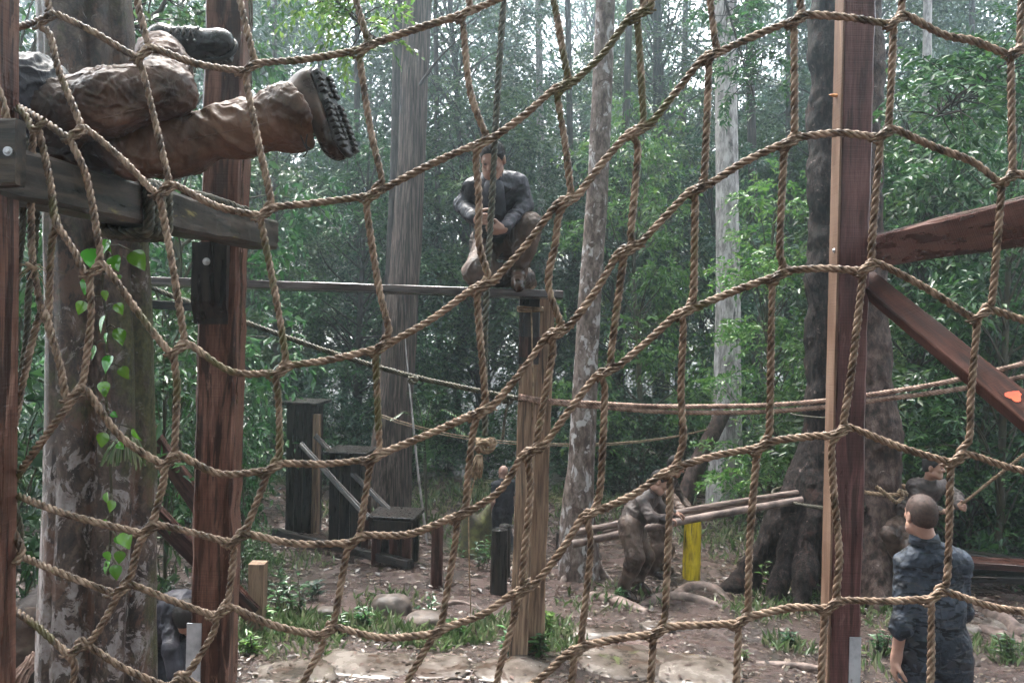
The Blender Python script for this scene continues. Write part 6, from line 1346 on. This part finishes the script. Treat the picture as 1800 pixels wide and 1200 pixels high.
# a few frayed fibres standing off the ropes
def fuzz():
    L = Leaves(); g = np.random.default_rng(2)
    for line in HL+VL:
        pts = crom([PN(*q) for q in line], .012); n = len(pts); k = int(n*2.2); i = g.integers(0, n-1, k); d = rand_unit(g, k); c = pts[i]+d*RN_*.9; t = pts[np.minimum(i+1, n-1)]-pts[i]; t /= np.linalg.norm(t, axis=1)[:, None]+1e-9
        L.add(*leaf_arrays(c, d*.8+t*.9+rand_unit(g, k)*.4, rand_unit(g, k), g.uniform(.004, .013, k), np.full(k, .00045), 0))
    o = L.build('frayed_fibre', M_rope, net); o['kind'] = 'stuff'
fuzz()
# the part of the net folded back over the beam at the left edge
fold_net = empty('folded_net', P(60, 800, 2.5), 'bundle of net ropes hanging from the beam at the left edge', 'climbing net')
FO = [([(60,215),(55,300),(55,400),(58,460),(74,547),(84,567)],2.42),([(66,222),(78,270),(90,330),(95,375),(100,392),(90,434),(86,540),(84,566)],2.36),([(74,540),(58,594),(43,660),(24,745),(4,808),(-20,850)],2.44),([(44,240),(40,330),(39,403),(24,536),(16,633),(8,714),(22,746)],2.56),([(22,746),(10,800),(4,860)],2.5),([(-6,150),(10,200),(13,250),(4,300),(-15,330)],2.2),([(66,300),(62,420),(50,520),(46,600),(30,700),(14,780),(18,860),(36,930),(30,980)],2.62),([(0,880),(22,930),(38,965),(28,990)],2.36),([(30,190),(46,205),(58,228),(80,212)],2.34)]
for k, (pp, dd) in enumerate(FO):
    rope('net_rope', [P(x, y, dd+.02*math.sin(i+k)) for i, (x, y) in enumerate(pp)], RN_*1.0, M_rope if k != 3 and k != 6 else M_rope_dark, fold_net)
m = MB(); gq = np.random.default_rng(3); c0 = P(60, 468, 2.39)
for k in range(26): a = gq.normal(0, .012, 3); m.tube([c0+Vector(a)*.5, c0+Vector(a)*1.2+Vector((.004, -.004, -.004)), c0+Vector(a)*2.2+Vector((0, 0, -.012))], .0012, 4)
m.tube([c0+Vector((-.013, -.012, .006)), c0+Vector((0, -.016, -.002)), c0+Vector((.013, -.012, -.01))], .007, 8); m.build('frayed_tie', M_rope_tan, fold_net)

# ------------------------------------------------------------------ other ropes
# thick climbing rope in the kneeling soldier's hands
clr = empty('climbing_rope', P(846, 860, 5.9), 'thick swinging climbing rope with a knotted tan end, held by the kneeling soldier', 'rope')
rope('rope', [P(898, -120, 5.86), P(886, 0, 5.87), P(878, 110, 5.88), P(871, 230, 5.90), P(866, 330, 5.94), P(862, 400, 5.97), P(857, 480, 5.95), P(853, 580, 5.93), P(852, 680, 5.95), P(853, 765, 5.92)], .0255, M_rope_dark, clr, pitch=.15)
def knot(name, c, r, mat_, parent, turns=3, rr=.02, sq=(1, 1, 1)):
    pts = []
    for k in range(70):
        a = k/69*turns*2*math.pi*1.0; pts.append(c+Vector((math.cos(a*1.0)*r*(1+.25*math.cos(a*1.5))*sq[0], math.sin(a)*r*.7*(1+.2*math.sin(a*1.5))*sq[1], r*.75*math.sin(a*1.5+.6)*sq[2])))
    return rope(name, pts, rr, mat_, parent, pitch=.12)
kc = P(853, 783, 5.90); knot('end_knot', kc, .050, M_rope_tan, clr, 3, .022)
g = np.random.default_rng(6); V = []; Fc = []; nn = 0; k0 = P(842, 800, 5.9)
for k in range(60):
    a = g.random()*6.28; w = .03*math.sqrt(g.random()); L_ = g.uniform(.10, .17); top = k0+Vector((math.cos(a)*w*.8, math.sin(a)*w*.8, 0)); bot = k0+Vector((math.cos(a)*w*1.9-.03, math.sin(a)*w*1.9, -L_)); v, f = tube_vf([top, top.lerp(bot, .5)+Vector((.008*g.normal(), 0, 0)), bot], [.006, .0055, .004], 5); V.append(v); Fc += [tuple(i+nn for i in q) for q in f]; nn += len(v)
link('frayed_end', mesh('frayed_end', np.concatenate(V), Fc), M_rope_tan, clr)
cord = empty('hanging_cord', G(827, 1095), 'thin pale cord hanging straight down to the grass from the climbing rope', 'cord'); m = MB(); cg = G(828, 1098); cdp = (cg-CAM).dot(fw)
m.tube(crom([P(846, 815, 5.92), P(832, 850, 6.0), P(824, 900, 6.15), P(825, 1000, 6.3), P(827, 1060, cdp-.05), cg], .05), .005, 6); m.build('cord', M_rope_tan, cord)
# big guide rope sagging across the clearing, single and dark at the left, doubled and red at the right
gr = empty('guide_rope', P(905, 700, 6.75), 'thick guide rope sagging across the clearing, doubled right of the platform post', 'rope')
rope('left_run', [P(190, 470, 6.9), P(268, 506, 6.85), P(350, 538, 6.8), P(430, 566, 6.78), P(560, 612, 6.75), P(700, 655, 6.7), P(800, 678, 6.66), P(900, 698, 6.62), P(918, 702, 6.60)], .022, M_rope_dark, gr, strands=4, pitch=.13)
for off, nm in ((0, 'upper_run'), (11, 'lower_run')):
    rope(nm, [P(912, 696+off*.3, 6.56), P(965, 704+off*.3, 6.6), P(1050, 709+off*.5, 6.55), P(1150, 714+off*.8, 6.5), P(1250, 714+off, 6.42), P(1350, 712+off, 6.35), P(1450, 704+off, 6.25), P(1540, 692+off, 6.15), P(1640, 676+off*1.3, 6.05), P(1740, 654+off*1.8, 5.95), P(1900, 610+off*2.4, 5.8), P(2150, 530+off*2.6, 5.6), P(2450, 430+off*2.8, 5.4)], .0195, M_rope_red, gr, strands=4, pitch=.10)
knot('tie_knot', P(893, 702, 6.6), .035, M_rope_dark, gr, 2.2, .014)
rope('rope_tail', [P(895, 705, 6.58), P(890, 722, 6.56), P(886, 745, 6.56), P(884, 772, 6.56)], .012, M_rope_dark, gr)
knot('stop_knot', P(726, 668, 6.66), .030, M_rope_dark, gr, 2, .012)
# thin double line between the far trunks
tl = empty('thin_line', at_ground(1000, 14), 'thin double line strung between the stringy trunk and the pale grey trunk', 'rope')
for o in (0, 4):
    m = MB(); m.tube(crom([P(668, 728+o, 13.85), P(720, 745+o, 13.8), P(800, 764+o, 13.7), P(900, 776+o, 13.6), P(1000, 780+o*.8, 13.6), P(1100, 777+o*.7, 13.9), P(1200, 764+o*.4, 14.5), P(1268, 747, 15.2)], .3), .010, 6); m.build('line', M_rope_tan, tl)
m = MB(); ctr = P(1276, 742, 15.5); m.tube([ctr+Vector((math.cos(a)*.25, math.sin(a)*.25, .01*k)) for k, a in enumerate(np.linspace(0, 12.6, 40))], .014, 6); m.build('trunk_loop', M_rope_dark, tl)
# poles held by the two soldiers and lashed to the huge trunk
for k, (a, b, r0_, r1_, lb) in enumerate([(P(1010, 936, 9.0), P(1420, 862, 9.45), .040, .032, 'upper peeled pole carried by the two muddy soldiers'), (P(1005, 956, 8.95), P(1410, 878, 9.32), .045, .040, 'lower brown pole carried by the two muddy soldiers'), (P(1060, 936, 9.1), P(1400, 872, 9.5), .03, .026, 'thin rear pole carried by the two muddy soldiers')]):
    e = empty('carried_pole', a, lb, 'pole'); v, f = trunk_vf([a, Vector(a).lerp(b, .5)+Vector((0, 0, .02)), b], [r0_, (r0_+r1_)/2, r1_], 12, .06, 1.3, k+2, .12, .004); link('pole', mesh('pole', v, f), [M_logp, M_root, M_logp][k], e)
def trunk_ring(label, c, rx, ry, turns, r, mat_, tail=None):
    pts = [c+rt*rx*math.cos(a)+Vector((0, 1, 0))*ry*math.sin(a)+Vector((0, 0, .02*math.sin(a*.5)+.012*k/10)) for k, a in enumerate(np.linspace(-1.2, -1.2+turns*6.283, int(turns*20)))]
    e = empty('lashing_rope', c, label, 'rope'); rope('turns', pts, r, mat_, e, pitch=.13)
    if tail: rope('tail', tail, r, mat_, e, pitch=.13)
    return e
trunk_ring('dark rope tied round the huge dark trunk above its buttresses', P(1442, 878, 9.62), .50, .62, 1.2, .022, M_rope_dark)
trunk_ring('tan rope tied round the reddish mottled trunk beside the leaning soldier', P(1545, 862, 9.35), .36, .40, 1.3, .024, M_rope_tan, [P(1540, 855, 8.9), P(1558, 868, 8.88), P(1575, 882, 8.9), P(1588, 872, 8.92), P(1580, 862, 8.9), P(1592, 866, 8.95)])
pr = empty('pulling_rope', P(1685, 889, 8.6), 'taut rope running up to the right edge from the leaning soldier', 'rope')
rope('rope', [P(1650, 900, 8.62), P(1686, 888, 8.6), P(1745, 842, 8.1), P(1830, 775, 7.5), P(2000, 640, 6.6), P(2250, 450, 5.7)], .016, M_rope_tan, pr)
tr_ = trunk_ring('thin cord looped round the slender patched trunk near its foot', P(1016, 985, 10.4), .20, .2, 2.2, .012, M_rope_tan)
# metal band on the huge trunk
trunk_ring('thin dark cable round the huge dark trunk high above the buttresses', P(1456, 733, 9.7), .40, .42, 1.2, .010, M_rope_dark)
# bundle of fibres by the stooping man at the lower left
bd = empty('fibre_bundle', at_ground(40, 5.1), 'tan bundle of palm fibres at the bottom left corner', 'bundle'); g = np.random.default_rng(5); V = []; Fc = []; nn = 0
for k in range(70):
    a = P(58+g.normal(0, 4), 1160+g.normal(0, 6), 5.1+g.normal(0, .03)); b = P(5+g.normal(0, 16), 1235+g.normal(0, 10), 5.1+g.normal(0, .05)); v, f = tube_vf([a, a.lerp(b, .5)+Vector((0, 0, .02)), b], [.006, .006, .003], 5); V.append(v); Fc += [tuple(i+nn for i in q) for q in f]; nn += len(v)
link('fibres', mesh('fibres', np.concatenate(V), Fc), M_rope_red, bd)
# ------------------------------------------------------------------ damp air
def haze():
    m = bpy.data.materials.new('damp_air'); m.use_nodes = True; nt = m.node_tree; nt.nodes.clear(); o = nt.nodes.new('ShaderNodeOutputMaterial'); pv = nt.nodes.new('ShaderNodeVolumePrincipled')
    pv.inputs['Color'].default_value = (.74, .89, 1.0, 1); pv.inputs['Density'].default_value = HAZE; pv.inputs['Anisotropy'].default_value = .86; nt.links.new(pv.outputs[0], o.inputs['Volume'])
    v, f = box_vf((-60, -19, -7), (60, 70, 26)); ob = link('haze', mesh('haze', v, f), m, smooth=False); ob.display_type = 'WIRE'; tag(ob, 'damp grey haze hanging between the trees', 'haze', kind='stuff')
HAZE = .0068
haze()
